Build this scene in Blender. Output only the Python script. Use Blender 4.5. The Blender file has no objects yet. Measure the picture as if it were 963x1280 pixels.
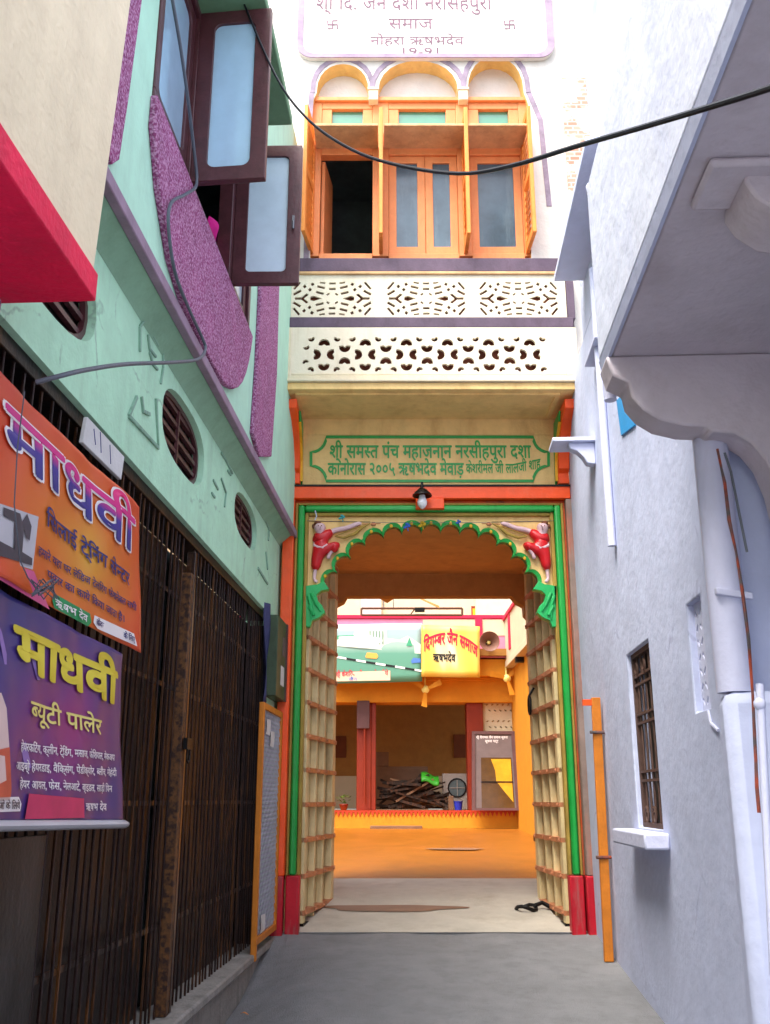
import bpy, bmesh, math, random
from mathutils import Vector, Matrix
from mathutils.geometry import tessellate_polygon
random.seed(7)
R = math.radians
S = bpy.context.scene
COL = S.collection
# ------------------------------------------------------------------ camera, sky, sun, exposure
FP, PITCH, EYE, CX, CY = 1200.0, R(16.7), 1.035, 481.5, 640.0
cam = bpy.data.cameras.new('camera'); camo = bpy.data.objects.new('camera', cam); COL.objects.link(camo)
camo.location = (0, 0, EYE); camo.rotation_euler = (R(90) + PITCH, 0, 0)
cam.sensor_fit = 'VERTICAL'; cam.sensor_height = 36.0; cam.lens = 36.0 * FP / 1280.0
cam.clip_start = 0.05; cam.clip_end = 500
S.camera = camo
SUN_AZ, SUN_EL = 38.0, 60.0
w = bpy.data.worlds.new('World'); S.world = w; w.use_nodes = True
nt = w.node_tree; bg = nt.nodes['Background']
sky = nt.nodes.new('ShaderNodeTexSky'); sky.sky_type = 'NISHITA'; sky.sun_disc = False
sky.sun_elevation = R(SUN_EL); sky.sun_rotation = R(180 + SUN_AZ); sky.dust_density = 3.0; sky.air_density = 1.0
hs_n = nt.nodes.new('ShaderNodeHueSaturation'); hs_n.inputs['Saturation'].default_value = .55      # hazy sky
nt.links.new(sky.outputs[0], hs_n.inputs['Color']); nt.links.new(hs_n.outputs[0], bg.inputs[0]); bg.inputs[1].default_value = 0.15
sl = bpy.data.lights.new('sun', 'SUN'); sl.energy = 1.4; sl.angle = R(36); sl.color = (1, .93, .82)
so = bpy.data.objects.new('sun', sl); COL.objects.link(so)
tosun = Vector((-math.sin(R(SUN_AZ)) * math.cos(R(SUN_EL)), -math.cos(R(SUN_AZ)) * math.cos(R(SUN_EL)), math.sin(R(SUN_EL))))
so.rotation_euler = tosun.to_track_quat('Z', 'Y').to_euler(); so.location = (-6, -6, 20)
S.view_settings.view_transform = 'Standard'; S.view_settings.look = 'None'
S.view_settings.gamma = 1.0; S.view_settings.use_curve_mapping = False
S.view_settings.exposure = 2.05
S.render.engine = 'CYCLES'; S.cycles.max_bounces = 10; S.cycles.diffuse_bounces = 7

# ------------------------------------------------------------------ frames and pixel helpers
AL = math.atan(.0507)
DX, DY = math.sin(AL), math.cos(AL)
XL, XR = -1.376, 1.28
class Frame:
    """s runs along the surface, n out of it towards the viewer, z up"""
    def __init__(f, O, D, N): f.O, f.D, f.N = O, D, N
    def __call__(f, s, n, z):
        return Vector((f.O[0] + s * f.D[0] + n * f.N[0], f.O[1] + s * f.D[1] + n * f.N[1], z))
def ray(u, v):
    a = (u - CX) / FP; b = -(v - CY) / FP
    return Vector((a, math.cos(PITCH) - b * math.sin(PITCH), math.sin(PITCH) + b * math.cos(PITCH)))
def on(F, u, v, n=0.0):
    r = ray(u, v); N = F.N
    t = (F.O[0] * N[0] + F.O[1] * N[1] + n) / (r.x * N[0] + r.y * N[1])
    p = r * t
    return ((p.x - F.O[0]) * F.D[0] + (p.y - F.O[1]) * F.D[1], p.z + EYE)
def at(u, v, Y):
    r = ray(u, v); t = Y / r.y
    return Vector((r.x * t, Y, EYE + r.z * t))
def atz(u, v, Z):
    r = ray(u, v); t = (Z - EYE) / r.z
    return Vector((r.x * t, r.y * t, Z))
L = Frame((XL, 0), (DX, DY), (DY, -DX))
RW = Frame((XR, 0), (DX, DY), (-DY, DX))
def G(y0): return Frame((0, y0), (1, 0), (0, -1))
def gz(y): return -0.07 * (8.5 - y) if y < 8.5 else (0.115 * (y - 8.5) if y < 9.7 else (0.138 + .04 * (y - 9.7) if y < 11.2 else .2 + .034 * (y - 11.2)))

# ------------------------------------------------------------------ materials
def lin(c):
    return tuple(((x / 255) / 12.92 if x / 255 <= .04045 else ((x / 255 + .055) / 1.055) ** 2.4) for x in c) + (1,)
MATS = {}
def M(name, rgb, rough=.75, var=.14, scale=5, bump=.12, bscale=45, metal=0., stain=None, samt=.45, streak=1.0, sscale=2.2, spec=.35, speck=None, coat=0, wav=0, crack=None):
    m = bpy.data.materials.new(name); m.use_nodes = True; MATS[name] = m
    t = m.node_tree; b = t.nodes['Principled BSDF']; k = t.links.new
    b.inputs['Roughness'].default_value = rough; b.inputs['Metallic'].default_value = metal
    b.inputs['Specular IOR Level'].default_value = spec; b.inputs['Coat Weight'].default_value = coat
    tc = t.nodes.new('ShaderNodeTexCoord')
    c = lin(rgb)
    n1 = t.nodes.new('ShaderNodeTexNoise'); n1.inputs['Scale'].default_value = scale; n1.inputs['Detail'].default_value = 6; n1.inputs['Roughness'].default_value = .65
    k(tc.outputs['Object'], n1.inputs['Vector'])
    r1 = t.nodes.new('ShaderNodeMapRange'); r1.inputs[1].default_value = .3; r1.inputs[2].default_value = .7
    r1.inputs[3].default_value = 1 - var; r1.inputs[4].default_value = 1 + var * .6
    k(n1.outputs[0], r1.inputs[0])
    mx = t.nodes.new('ShaderNodeMix'); mx.data_type = 'RGBA'; mx.blend_type = 'MULTIPLY'; mx.inputs[0].default_value = 1
    mx.inputs[6].default_value = c; k(r1.outputs[0], mx.inputs[7])
    last = mx.outputs[2]
    if speck:
        vo = t.nodes.new('ShaderNodeTexNoise'); vo.inputs['Scale'].default_value = speck[1]; vo.inputs['Detail'].default_value = 2
        k(tc.outputs['Object'], vo.inputs['Vector'])
        cr = t.nodes.new('ShaderNodeValToRGB'); cr.color_ramp.elements[0].position = .42; cr.color_ramp.elements[1].position = .62
        k(vo.outputs[0], cr.inputs[0])
        m3 = t.nodes.new('ShaderNodeMix'); m3.data_type = 'RGBA'; k(cr.outputs[0], m3.inputs[0]); k(last, m3.inputs[6]); m3.inputs[7].default_value = lin(speck[0])
        last = m3.outputs[2]
    if stain:
        mp = t.nodes.new('ShaderNodeMapping'); mp.inputs['Scale'].default_value = (sscale * 1.6, sscale * 1.6, sscale / (1 + 3 * streak)); k(tc.outputs['Object'], mp.inputs[0])
        n2 = t.nodes.new('ShaderNodeTexNoise'); n2.inputs['Scale'].default_value = 1.5; n2.inputs['Detail'].default_value = 8; n2.inputs['Roughness'].default_value = .7
        k(mp.outputs[0], n2.inputs['Vector'])
        r2 = t.nodes.new('ShaderNodeMapRange'); r2.inputs[1].default_value = .5; r2.inputs[2].default_value = .78; r2.inputs[3].default_value = 0; r2.inputs[4].default_value = samt
        k(n2.outputs[0], r2.inputs[0])
        m2 = t.nodes.new('ShaderNodeMix'); m2.data_type = 'RGBA'; k(r2.outputs[0], m2.inputs[0]); k(last, m2.inputs[6]); m2.inputs[7].default_value = lin(stain)
        last = m2.outputs[2]
    if crack:
        vo2 = t.nodes.new('ShaderNodeTexVoronoi'); vo2.feature = 'DISTANCE_TO_EDGE'; vo2.inputs['Scale'].default_value = crack[1]
        wn = t.nodes.new('ShaderNodeTexNoise'); wn.inputs['Scale'].default_value = crack[1] * 3; wn.inputs['Detail'].default_value = 6; k(tc.outputs['Object'], wn.inputs['Vector'])
        va = t.nodes.new('ShaderNodeMix'); va.data_type = 'RGBA'; va.inputs[0].default_value = .25; k(tc.outputs['Object'], va.inputs[6]); k(wn.outputs['Color'], va.inputs[7]); k(va.outputs[2], vo2.inputs['Vector'])
        rc = t.nodes.new('ShaderNodeMapRange'); rc.inputs[1].default_value = .004; rc.inputs[2].default_value = .012; rc.inputs[3].default_value = crack[2]; rc.inputs[4].default_value = 0; k(vo2.outputs['Distance'], rc.inputs[0])
        mk = t.nodes.new('ShaderNodeMapRange'); mk.inputs[1].default_value = .5; mk.inputs[2].default_value = .6; k(n1.outputs[0], mk.inputs[0])
        mm = t.nodes.new('ShaderNodeMath'); mm.operation = 'MULTIPLY'; k(rc.outputs[0], mm.inputs[0]); k(mk.outputs[0], mm.inputs[1])
        m4 = t.nodes.new('ShaderNodeMix'); m4.data_type = 'RGBA'; k(mm.outputs[0], m4.inputs[0]); k(last, m4.inputs[6]); m4.inputs[7].default_value = lin(crack[0]); last = m4.outputs[2]
    k(last, b.inputs['Base Color'])
    if bump:
        n3 = t.nodes.new('ShaderNodeTexNoise'); n3.inputs['Scale'].default_value = bscale; n3.inputs['Detail'].default_value = 5
        k(tc.outputs['Object'], n3.inputs['Vector'])
        bp = t.nodes.new('ShaderNodeBump'); bp.inputs['Strength'].default_value = bump; bp.inputs['Distance'].default_value = .02
        k(n3.outputs[0], bp.inputs['Height']); k(bp.outputs[0], b.inputs['Normal'])
        if wav:
            n5 = t.nodes.new('ShaderNodeTexNoise'); n5.inputs['Scale'].default_value = 4.5; n5.inputs['Detail'].default_value = 4; n5.inputs['Roughness'].default_value = .6; k(tc.outputs['Object'], n5.inputs['Vector'])
            b5 = t.nodes.new('ShaderNodeBump'); b5.inputs['Strength'].default_value = wav; b5.inputs['Distance'].default_value = .05
            k(n5.outputs[0], b5.inputs['Height']); k(b5.outputs[0], bp.inputs['Normal'])
    return m
def grad(name, stops, axis='Z', rough=.45, scale_noise=0, radial=None):
    """printed colour gradient, by position in the object's own box"""
    m = bpy.data.materials.new(name); m.use_nodes = True; t = m.node_tree; b = t.nodes['Principled BSDF']; k = t.links.new
    b.inputs['Roughness'].default_value = rough
    tc = t.nodes.new('ShaderNodeTexCoord'); cr = t.nodes.new('ShaderNodeValToRGB')
    while len(cr.color_ramp.elements) < len(stops): cr.color_ramp.elements.new(.5)
    for e, (p, c) in zip(cr.color_ramp.elements, stops): e.position = p; e.color = lin(c)
    if radial:
        mp = t.nodes.new('ShaderNodeMapping'); k(tc.outputs['Generated'], mp.inputs[0])
        vm = t.nodes.new('ShaderNodeVectorMath'); vm.operation = 'DISTANCE'; k(mp.outputs[0], vm.inputs[0]); vm.inputs[1].default_value = radial
        src = vm.outputs['Value']
    else:
        sx = t.nodes.new('ShaderNodeSeparateXYZ'); k(tc.outputs['Generated'], sx.inputs[0]); src = sx.outputs[axis]
    if scale_noise:
        n = t.nodes.new('ShaderNodeTexNoise'); n.inputs['Scale'].default_value = 4; n.inputs['Detail'].default_value = 5; k(tc.outputs['Object'], n.inputs['Vector'])
        ma = t.nodes.new('ShaderNodeMath'); ma.operation = 'MULTIPLY_ADD'; k(n.outputs[0], ma.inputs[0]); ma.inputs[1].default_value = scale_noise; 
        a2 = t.nodes.new('ShaderNodeMath'); a2.operation = 'SUBTRACT'; k(src, a2.inputs[0]); a2.inputs[1].default_value = scale_noise * .5
        k(a2.outputs[0], ma.inputs[2]); src = ma.outputs[0]
    k(src, cr.inputs[0]); k(cr.outputs[0], b.inputs['Base Color'])
    return m
def glass(name, rgb, rough=.08, metal=0.0, spec=.8):
    m = M(name, rgb, rough=rough, var=.1, bump=.02, bscale=3, spec=spec, metal=metal, coat=.6); return m

mint = M('mint_paint', (186, 232, 198), wav=.25, crack=((120, 150, 130), 1.3, .5), stain=(130, 156, 132), samt=.4, var=.1, sscale=1.6)
mint_up = M('mint_paint_upper', (184, 228, 200), stain=(140, 170, 150), samt=.35, var=.08)
relief = M('relief_dirt_shadow', (140, 176, 154), var=.2, stain=(80, 96, 80), samt=.7, sscale=9)  # darker green-grey holds the shadow lines and dirt of the ornaments
soffmint = M('mint_soffit_shade', (142, 182, 152), var=.15, stain=(100, 130, 100), samt=.4)  # darker copy of the mint paint, soffit shade put into the colour
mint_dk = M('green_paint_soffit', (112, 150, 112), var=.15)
fascia = M('grey_purple_fascia', (156, 130, 148), var=.2, stain=(90, 80, 85))
pebble = M('purple_pebble_dash', (156, 72, 122), rough=.95, speck=((206, 150, 186), 75), bump=1.0, bscale=90, var=.3)
brownwood = M('dark_brown_wood', (84, 44, 48), rough=.4, var=.3, scale=14, bump=.1, spec=.5)
winglass = glass('pale_window_glass', (174, 204, 224), rough=.12)
winglass2 = glass('pale_glass_reflection', (204, 224, 234), rough=.2)  # lighter copy of the glass, reflected brightness put into the colour
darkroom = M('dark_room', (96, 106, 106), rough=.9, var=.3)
maroon = M('maroon_band_paint', (92, 76, 92), stain=(60, 40, 50), samt=.6, var=.25, sscale=5, streak=.2)
grillebar = M('brown_iron_bar', (44, 26, 22), rough=.3, var=.45, scale=22, stain=(166, 104, 40), samt=.55, sscale=4, metal=.35, spec=.6)  # golden blotches paint the glints of light on the bars
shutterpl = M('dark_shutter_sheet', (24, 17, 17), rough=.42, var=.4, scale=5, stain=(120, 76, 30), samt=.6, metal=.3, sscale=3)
rusty = M('rusty_lock_stile', (106, 68, 34), rough=.55, var=.4, scale=26, stain=(50, 30, 22), samt=.8, sscale=9, streak=0, speck=((48, 28, 20), 38))
kerbst = M('kerb_cement', (150, 146, 140), wav=.6, rough=.9, var=.25, stain=(86, 88, 84), samt=.7, bump=.4)
beige = M('beige_plaster', (240, 222, 186), wav=.35, var=.07, stain=(190, 170, 140), samt=.25)
redpaint = M('crimson_paint', (238, 24, 74), rough=.65, var=.16, stain=(180, 40, 70), samt=.4, bump=.3)
cream = M('cream_plaster', (222, 208, 178), var=.1, stain=(170, 140, 100), samt=.35, sscale=3)
creamtan = M('tan_cream_plaster', (244, 206, 136), wav=.3, var=.13, stain=(190, 132, 72), samt=.5, sscale=2.5, streak=.3)
white = M('white_lime_wash', (214, 208, 200), wav=.3, var=.08, stain=(208, 186, 170), samt=.3, sscale=2.5)
jaliw = M('white_jali_cement', (224, 212, 188), var=.07, stain=(190, 165, 125), samt=.35, sscale=6)
ochre = M('ochre_reveal', (226, 192, 116), var=.2, stain=(190, 110, 60), samt=.4, sscale=6)
orange = M('orange_enamel', (250, 82, 6), rough=.42, var=.14, stain=(252, 130, 90), samt=.35, sscale=5, streak=.2, spec=.5)
orangedk = M('orange_enamel_worn', (196, 84, 36), rough=.6, var=.3, stain=(120, 96, 80), samt=.9, sscale=4, streak=.6)
green = M('green_enamel', (22, 158, 62), rough=.4, var=.14, stain=(10, 90, 40), samt=.4, sscale=6, spec=.5)
greenpale = M('mint_green_enamel', (30, 176, 92), rough=.4, var=.15, spec=.5)
olive = M('olive_gold_moulding', (168, 138, 62), var=.25, stain=(96, 70, 34), samt=.6, sscale=6)
redbase = M('red_base_paint', (186, 16, 38), rough=.55, var=.25, stain=(130, 106, 100), samt=.9, sscale=6, streak=1.2)
greyworn = M('worn_grey_pier', (142, 122, 112), var=.25, stain=(196, 92, 60), samt=.8, sscale=3, streak=.8)
winorange = M('orange_window_wood', (222, 140, 84), rough=.55, var=.14, stain=(196, 92, 40), samt=.4, sscale=5)
winorange2 = M('orange_shutter_wood', (232, 140, 62), rough=.55, var=.18, stain=(150, 80, 30), samt=.4, sscale=5)
shelf = M('weathered_wood_shade', (206, 164, 118), var=.25, stain=(150, 104, 60), samt=.6, sscale=4, streak=0)
greenglass = glass('green_glass', (70, 140, 110), rough=.2)
blueglass = M('blue_glass_reflections', (70, 92, 104), rough=.2, var=.4, scale=2.5, bump=.03, bscale=4, spec=.7, stain=(120, 140, 146), samt=.5, sscale=3)  # uneven tone imitates reflections in the panes
bark = M('passage_tan_paint', (204, 150, 86), var=.12, stain=(130, 70, 30), samt=.3, streak=0)
doorcream = M('door_cream_paint', (224, 206, 156), rough=.5, var=.18, stain=(130, 100, 66), samt=.6, sscale=5)
dooredge = M('door_batten_rust', (200, 132, 92), rough=.5, var=.3, stain=(110, 50, 30), samt=.7, sscale=10, streak=0)
iron = M('black_iron', (28, 26, 26), rough=.45, metal=.5, var=.3)
rubber = M('black_cable_rubber', (18, 20, 26), rough=.45, var=.1, bump=0)
greycable = M('grey_cable_sheath', (92, 98, 108), rough=.5, var=.2)
lav = M('lavender_lime_wash', (190, 198, 224), rough=.85, var=.10, scale=2.2, stain=(172, 182, 210), samt=.5, sscale=1.5, streak=.4, bump=.22, bscale=16, wav=.12, crack=((140, 144, 176), 1.1, .4))
lavlow = M('lavender_white_trim', (202, 206, 230), rough=.85, var=.07, bump=.25, bscale=22)
soff = M('grey_lavender_soffit', (198, 190, 198), wav=.35, var=.1, scale=3, stain=(150, 136, 136), samt=.4, streak=0, sscale=1.5)
pipew = M('white_painted_pipe', (196, 200, 224), rough=.5, var=.08, stain=(180, 176, 186), samt=.3)
rustpipe = M('rusty_conduit', (150, 66, 44), rough=.8, var=.4, scale=18, stain=(60, 48, 44), samt=.9, sscale=10, streak=0, speck=((84, 78, 78), 14))
grillegrey = M('brown_green_grille', (84, 62, 54), rough=.6, var=.35, scale=12)
screen = M('dim_window_screen', (62, 54, 46), rough=.7, var=.35, scale=14)
blueshut = M('sky_blue_shutter', (40, 150, 214), rough=.5, var=.12)
brick = None
postorange = M('orange_frame_paint', (206, 122, 34), rough=.5, var=.25, stain=(140, 84, 40), samt=.5, sscale=10)
meshw = M('white_wire', (198, 196, 210), rough=.5, var=.15, bump=0)
boxgreen = M('dark_green_panel', (66, 82, 60), rough=.5, var=.3)
boxbrown = M('brown_panel_side', (92, 62, 62), rough=.6, var=.2)
paper = M('white_paper', (214, 212, 210), rough=.7, var=.1)
bluecloth = M('blue_tarpaulin', (64, 66, 104), rough=.6, var=.3)
concrete = M('cement_paving', (130, 131, 133), wav=.25, rough=.85, var=.16, scale=3, stain=(98, 98, 100), samt=.5, sscale=2.6, streak=0, bump=.7, bscale=110)
concrete2 = M('threshold_cement', (186, 180, 166), rough=.8, var=.14, scale=2.5, stain=(140, 128, 108), samt=.5, sscale=1.2, streak=0, bump=.25)
courtfloor = M('courtyard_earth_floor', (146, 88, 22), rough=.36, var=.18, scale=2, stain=(170, 98, 40), samt=.6, sscale=1.1, streak=0, bump=.3)
damp = M('damp_stain', (128, 92, 66), rough=.6, var=.2)
saffron = M('saffron_wall_paint', (208, 138, 30), var=.1, stain=(200, 120, 30), samt=.35)
ochwall = M('yellow_ochre_wall', (160, 112, 50), var=.15, stain=(150, 100, 50), samt=.4)
redpillar = M('red_oxide_pillar', (130, 40, 14), rough=.5, var=.15, stain=(130, 40, 18), samt=.4)
pinkp = M('pink_parapet_paint', (226, 130, 160), var=.1)
magenta = M('magenta_band', (214, 30, 70), var=.12)
courtwhite = M('cream_white_wall', (204, 190, 158), var=.05, stain=(230, 205, 170), samt=.3)
paintblack = M('black_paint', (22, 22, 26), rough=.6, var=.1, bump=0)
red = M('red_cloth_paint', (206, 20, 30), rough=.4, var=.18, bump=.05, spec=.5)
skinp = M('pink_white_figure_paint', (222, 186, 190), rough=.5, var=.12, bump=.05)
goldp = M('gold_paint', (222, 168, 30), rough=.4, var=.2)
hairp = M('brown_hair_paint', (120, 70, 46), rough=.5, var=.2)
blueknot = M('blue_ribbon', (40, 90, 176), rough=.6, var=.2)
yelknot = M('yellow_marigold', (216, 176, 40), rough=.8, var=.3)
tealknot = M('teal_ribbon', (60, 160, 160), rough=.6, var=.2)
steel = M('dull_steel', (120, 120, 124), rough=.35, metal=.7, var=.2)
bulb = M('frosted_bulb', (226, 226, 230), rough=.2, var=.03, bump=0)
limegreen = M('lime_plastic_sheet', (44, 136, 30), rough=.5, var=.1)
bluepl = M('blue_plastic', (36, 52, 170), rough=.35, var=.1)
acgrey = M('grey_unit_casing', (160, 150, 140), rough=.5, var=.12)
wooddk = M('dark_scrap_wood', (36, 25, 19), rough=.85, var=.45, scale=9, stain=(120, 70, 36), samt=.5, sscale=5)
cartonb = M('dusty_carton', (112, 84, 62), var=.25)
noticegrey = M('grey_notice_sheet', (104, 92, 92), rough=.6, var=.15)
yelbright = M('painted_yellow_reflection', (206, 156, 44), rough=.15, var=.25, scale=3)
pinkcl = M('pink_cloth', (214, 20, 130), rough=.8, var=.2)
# ------------------------------------------------------------------ objects
class MB:
    def __init__(s): s.v, s.f, s.m = [], [], []
    def add(s, vs, fs, m=0):
        b = len(s.v); s.v += [Vector(p) for p in vs]
        for f in fs: s.f.append([b + i for i in f]); s.m.append(m)
        return s
    def box(s, F, s0, s1, n0, n1, z0, z1, m=0):
        p = [F(a, b, c) for a in (s0, s1) for b in (n0, n1) for c in (z0, z1)]
        return s.add(p, [(0, 1, 3, 2), (4, 6, 7, 5), (0, 4, 5, 1), (2, 3, 7, 6), (0, 2, 6, 4), (1, 5, 7, 3)], m)
    def hexa(s, bot, top, m=0):
        """bot, top: four world points each"""
        return s.add(list(bot) + list(top), [(3, 2, 1, 0), (4, 5, 6, 7), (0, 1, 5, 4), (1, 2, 6, 5), (2, 3, 7, 6), (3, 0, 4, 7)], m)
    def prism(s, F, poly, n0, n1, holes=(), m=0, mside=None, mhole=None):
        loops = [list(poly)] + [list(h) for h in holes]
        flat = [p for l in loops for p in l]; k = len(flat)
        vs = [F(a, n0, c) for a, c in flat] + [F(a, n1, c) for a, c in flat]
        if holes or len(poly) > 4:
            tr = tessellate_polygon([[Vector((a, c, 0)) for a, c in l] for l in loops])
        else: tr = [tuple(range(k))]
        fs = [tuple(t) for t in tr] + [tuple(i + k for i in reversed(t)) for t in tr]
        s.add(vs, fs, m)
        base = len(s.v) - 2 * k; i0 = 0
        for li, l in enumerate(loops):
            c = len(l)
            for i in range(c):
                a, b = base + i0 + i, base + i0 + (i + 1) % c
                s.f.append([a, b, b + k, a + k])
                s.m.append((mside if li == 0 else mhole) if ((mside if li == 0 else mhole) is not None) else m)
            i0 += c
        return s
    def tube(s, pts, r, k=8, m=0, cap=True):
        pts = [Vector(p) for p in pts]; rings = []
        rr = r if isinstance(r, (list, tuple)) else [r] * len(pts)
        for i, p in enumerate(pts):
            d = (pts[min(i + 1, len(pts) - 1)] - pts[max(i - 1, 0)]).normalized()
            a = d.orthogonal().normalized() if i == 0 else (pa - d * pa.dot(d)).normalized()
            pa = a; b = d.cross(a)
            rings.append([p + (a * math.cos(2 * math.pi * j / k) + b * math.sin(2 * math.pi * j / k)) * rr[i] for j in range(k)])
        fs = [(i * k + j, i * k + (j + 1) % k, (i + 1) * k + (j + 1) % k, (i + 1) * k + j) for i in range(len(pts) - 1) for j in range(k)]
        if cap: fs += [tuple(range(k - 1, -1, -1)), tuple((len(pts) - 1) * k + j for j in range(k))]
        return s.add([q for g in rings for q in g], fs, m)
    def lathe(s, c, axis, prof, k=20, m=0):
        """prof: (radius, distance along the axis)"""
        ax = Vector(axis).normalized(); a = ax.orthogonal().normalized(); b = ax.cross(a); c = Vector(c)
        vs = [c + ax * h + (a * math.cos(2 * math.pi * j / k) + b * math.sin(2 * math.pi * j / k)) * max(r, 1e-4) for r, h in prof for j in range(k)]
        fs = [(i * k + j, i * k + (j + 1) % k, (i + 1) * k + (j + 1) % k, (i + 1) * k + j) for i in range(len(prof) - 1) for j in range(k)]
        fs += [tuple(range(k - 1, -1, -1)), tuple((len(prof) - 1) * k + j for j in range(k))]
        return s.add(vs, fs, m)
    def ball(s, c, rx, ry, rz, k=10, m=0):
        c = Vector(c); vs = []
        for i in range(k // 2 + 1):
            t = math.pi * i / (k // 2)
            for j in range(k):
                p = 2 * math.pi * j / k
                vs.append(c + Vector((rx * math.sin(t) * math.cos(p), ry * math.sin(t) * math.sin(p), rz * math.cos(t))))
        fs = [(i * k + j, i * k + (j + 1) % k, (i + 1) * k + (j + 1) % k, (i + 1) * k + j) for i in range(k // 2) for j in range(k)]
        return s.add(vs, fs, m)
    def grid(s, fn, nx, ny, m=0, thick=None):
        vs = [fn(i / nx, j / ny) for j in range(ny + 1) for i in range(nx + 1)]
        fs = [(j * (nx + 1) + i, j * (nx + 1) + i + 1, (j + 1) * (nx + 1) + i + 1, (j + 1) * (nx + 1) + i) for j in range(ny) for i in range(nx)]
        return s.add(vs, fs, m)
    def build(s, name, mats, parent=None, bevel=0, smooth=38, recalc=True):
        mats = mats if isinstance(mats, (list, tuple)) else [mats]
        off = Vector((0, 0, 0))
        if parent is not None:
            p = parent
            while p.parent: p = p.parent
            off = Vector(p.location)
            if parent.parent or True:
                q = parent; acc = Vector((0, 0, 0))
                while q: acc += Vector(q.location); q = q.parent
                off = acc
        else:
            xs = [v.x for v in s.v]; ys = [v.y for v in s.v]; zs = [v.z for v in s.v]
            off = Vector(((min(xs) + max(xs)) / 2, (min(ys) + max(ys)) / 2, min(zs)))
        me = bpy.data.meshes.new(name)
        me.from_pydata([v - off for v in s.v], [], s.f); me.validate()
        for mm in mats: me.materials.append(mm)
        if len(mats) > 1 and len(me.polygons) == len(s.m): me.polygons.foreach_set('material_index', s.m)
        if recalc:
            bm = bmesh.new(); bm.from_mesh(me); bmesh.ops.recalc_face_normals(bm, faces=bm.faces); bm.to_mesh(me); bm.free()
        me.polygons.foreach_set('use_smooth', [True] * len(me.polygons)); me.set_sharp_from_angle(angle=R(smooth))
        o = bpy.data.objects.new(name, me); COL.objects.link(o)
        if parent is not None: o.parent = parent
        else: o.location = off
        if bevel:
            b = o.modifiers.new('edge_wear', 'BEVEL'); b.width = bevel; b.segments = 2; b.limit_method = 'ANGLE'; b.angle_limit = R(50)
        return o
def tag(o, label, cat, group=None, kind=None):
    if label: o['label'] = label
    if cat: o['category'] = cat
    if group: o['group'] = group
    if kind: o['kind'] = kind
    return o
def thing(name, label, cat, loc, group=None):
    o = bpy.data.objects.new(name, None); COL.objects.link(o); o.location = loc; o.empty_display_size = .1
    return tag(o, label, cat, group)
def copy_thing(o, loc, label, parent=None):
    c = o.copy(); COL.objects.link(c)
    if parent is None: c.location = loc; c['label'] = label
    else: c.parent = parent
    for ch in list(o.children): copy_thing(ch, None, None, c)
    return c
def rect(s0, s1, z0, z1): return [(s0, z0), (s1, z0), (s1, z1), (s0, z1)]
def rrect(s0, s1, z0, z1, r, k=5):
    out = []
    for cx, cz, a0 in ((s1 - r, z0 + r, -90), (s1 - r, z1 - r, 0), (s0 + r, z1 - r, 90), (s0 + r, z0 + r, 180)):
        for i in range(k + 1):
            a = R(a0 + 90 * i / k); out.append((cx + r * math.cos(a), cz + r * math.sin(a)))
    return out
def sell(cx, cz, a, b, e=2.6, k=28):
    out = []
    for i in range(k):
        t = 2 * math.pi * i / k; c, s_ = math.cos(t), math.sin(t)
        out.append((cx + a * math.copysign(abs(c) ** (2 / e), c), cz + b * math.copysign(abs(s_) ** (2 / e), s_)))
    return out
def strip(mb, F, pts, wd, n0, n1, m=0, closed=False):
    """flat band of width wd along a polyline in the plane of F"""
    P = [Vector((a, b)) for a, b in pts]; k = len(P); lo, hi = [], []
    for i in range(k):
        d = (P[(i + 1) % k] - P[i - 1]) if (closed or 0 < i < k - 1) else (P[1] - P[0] if i == 0 else P[-1] - P[-2])
        if d.length < 1e-9: d = Vector((1, 0))
        d.normalize(); q = Vector((-d.y, d.x)) * wd / 2
        lo.append(P[i] - q); hi.append(P[i] + q)
    for i in range(k if closed else k - 1):
        j = (i + 1) % k
        a = [lo[i], lo[j], hi[j], hi[i]]
        mb.hexa([F(p.x, n0, p.y) for p in a], [F(p.x, n1, p.y) for p in a], m)
# ------------------------------------------------------------------ lettering
_gl = {}
def _raw(body, off):
    c = bpy.data.curves.new('t', 'FONT'); c.body = body; c.offset = off; c.resolution_u = 3
    o = bpy.data.objects.new('t', c); COL.objects.link(o); bpy.context.view_layer.update()
    me = bpy.data.meshes.new_from_object(o.evaluated_get(bpy.context.evaluated_depsgraph_get()))
    bpy.data.objects.remove(o); bpy.data.curves.remove(c)
    return me
def glyph(ch, off=0., half=False):
    key = (ch, off, half)
    if key in _gl: return _gl[key]
    me = _raw(ch, off)
    bar = _gl.get('bar')
    if bar is None:
        mi = _raw('I', 0); bar = _gl['bar'] = max(v.co.x for v in mi.vertices)
    mi = _raw(ch + 'I', 0); adv = .259 if ch == 'ि' else max(v.co.x for v in mi.vertices) - bar
    bm = bmesh.new(); bm.from_mesh(me)
    if half:
        bmesh.ops.bisect_plane(bm, geom=bm.verts[:] + bm.edges[:] + bm.faces[:], plane_co=(adv * .64, 0, 0), plane_no=(1, 0, 0), clear_outer=True)
        adv *= .64
    bm.verts.ensure_lookup_table(); bm.verts.index_update()
    g = ([(v.co.x, v.co.y) for v in bm.verts], [[v.index for v in f.verts] for f in bm.faces], adv)
    bm.free(); _gl[key] = g
    return g
VIR = '\u094d'
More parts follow.
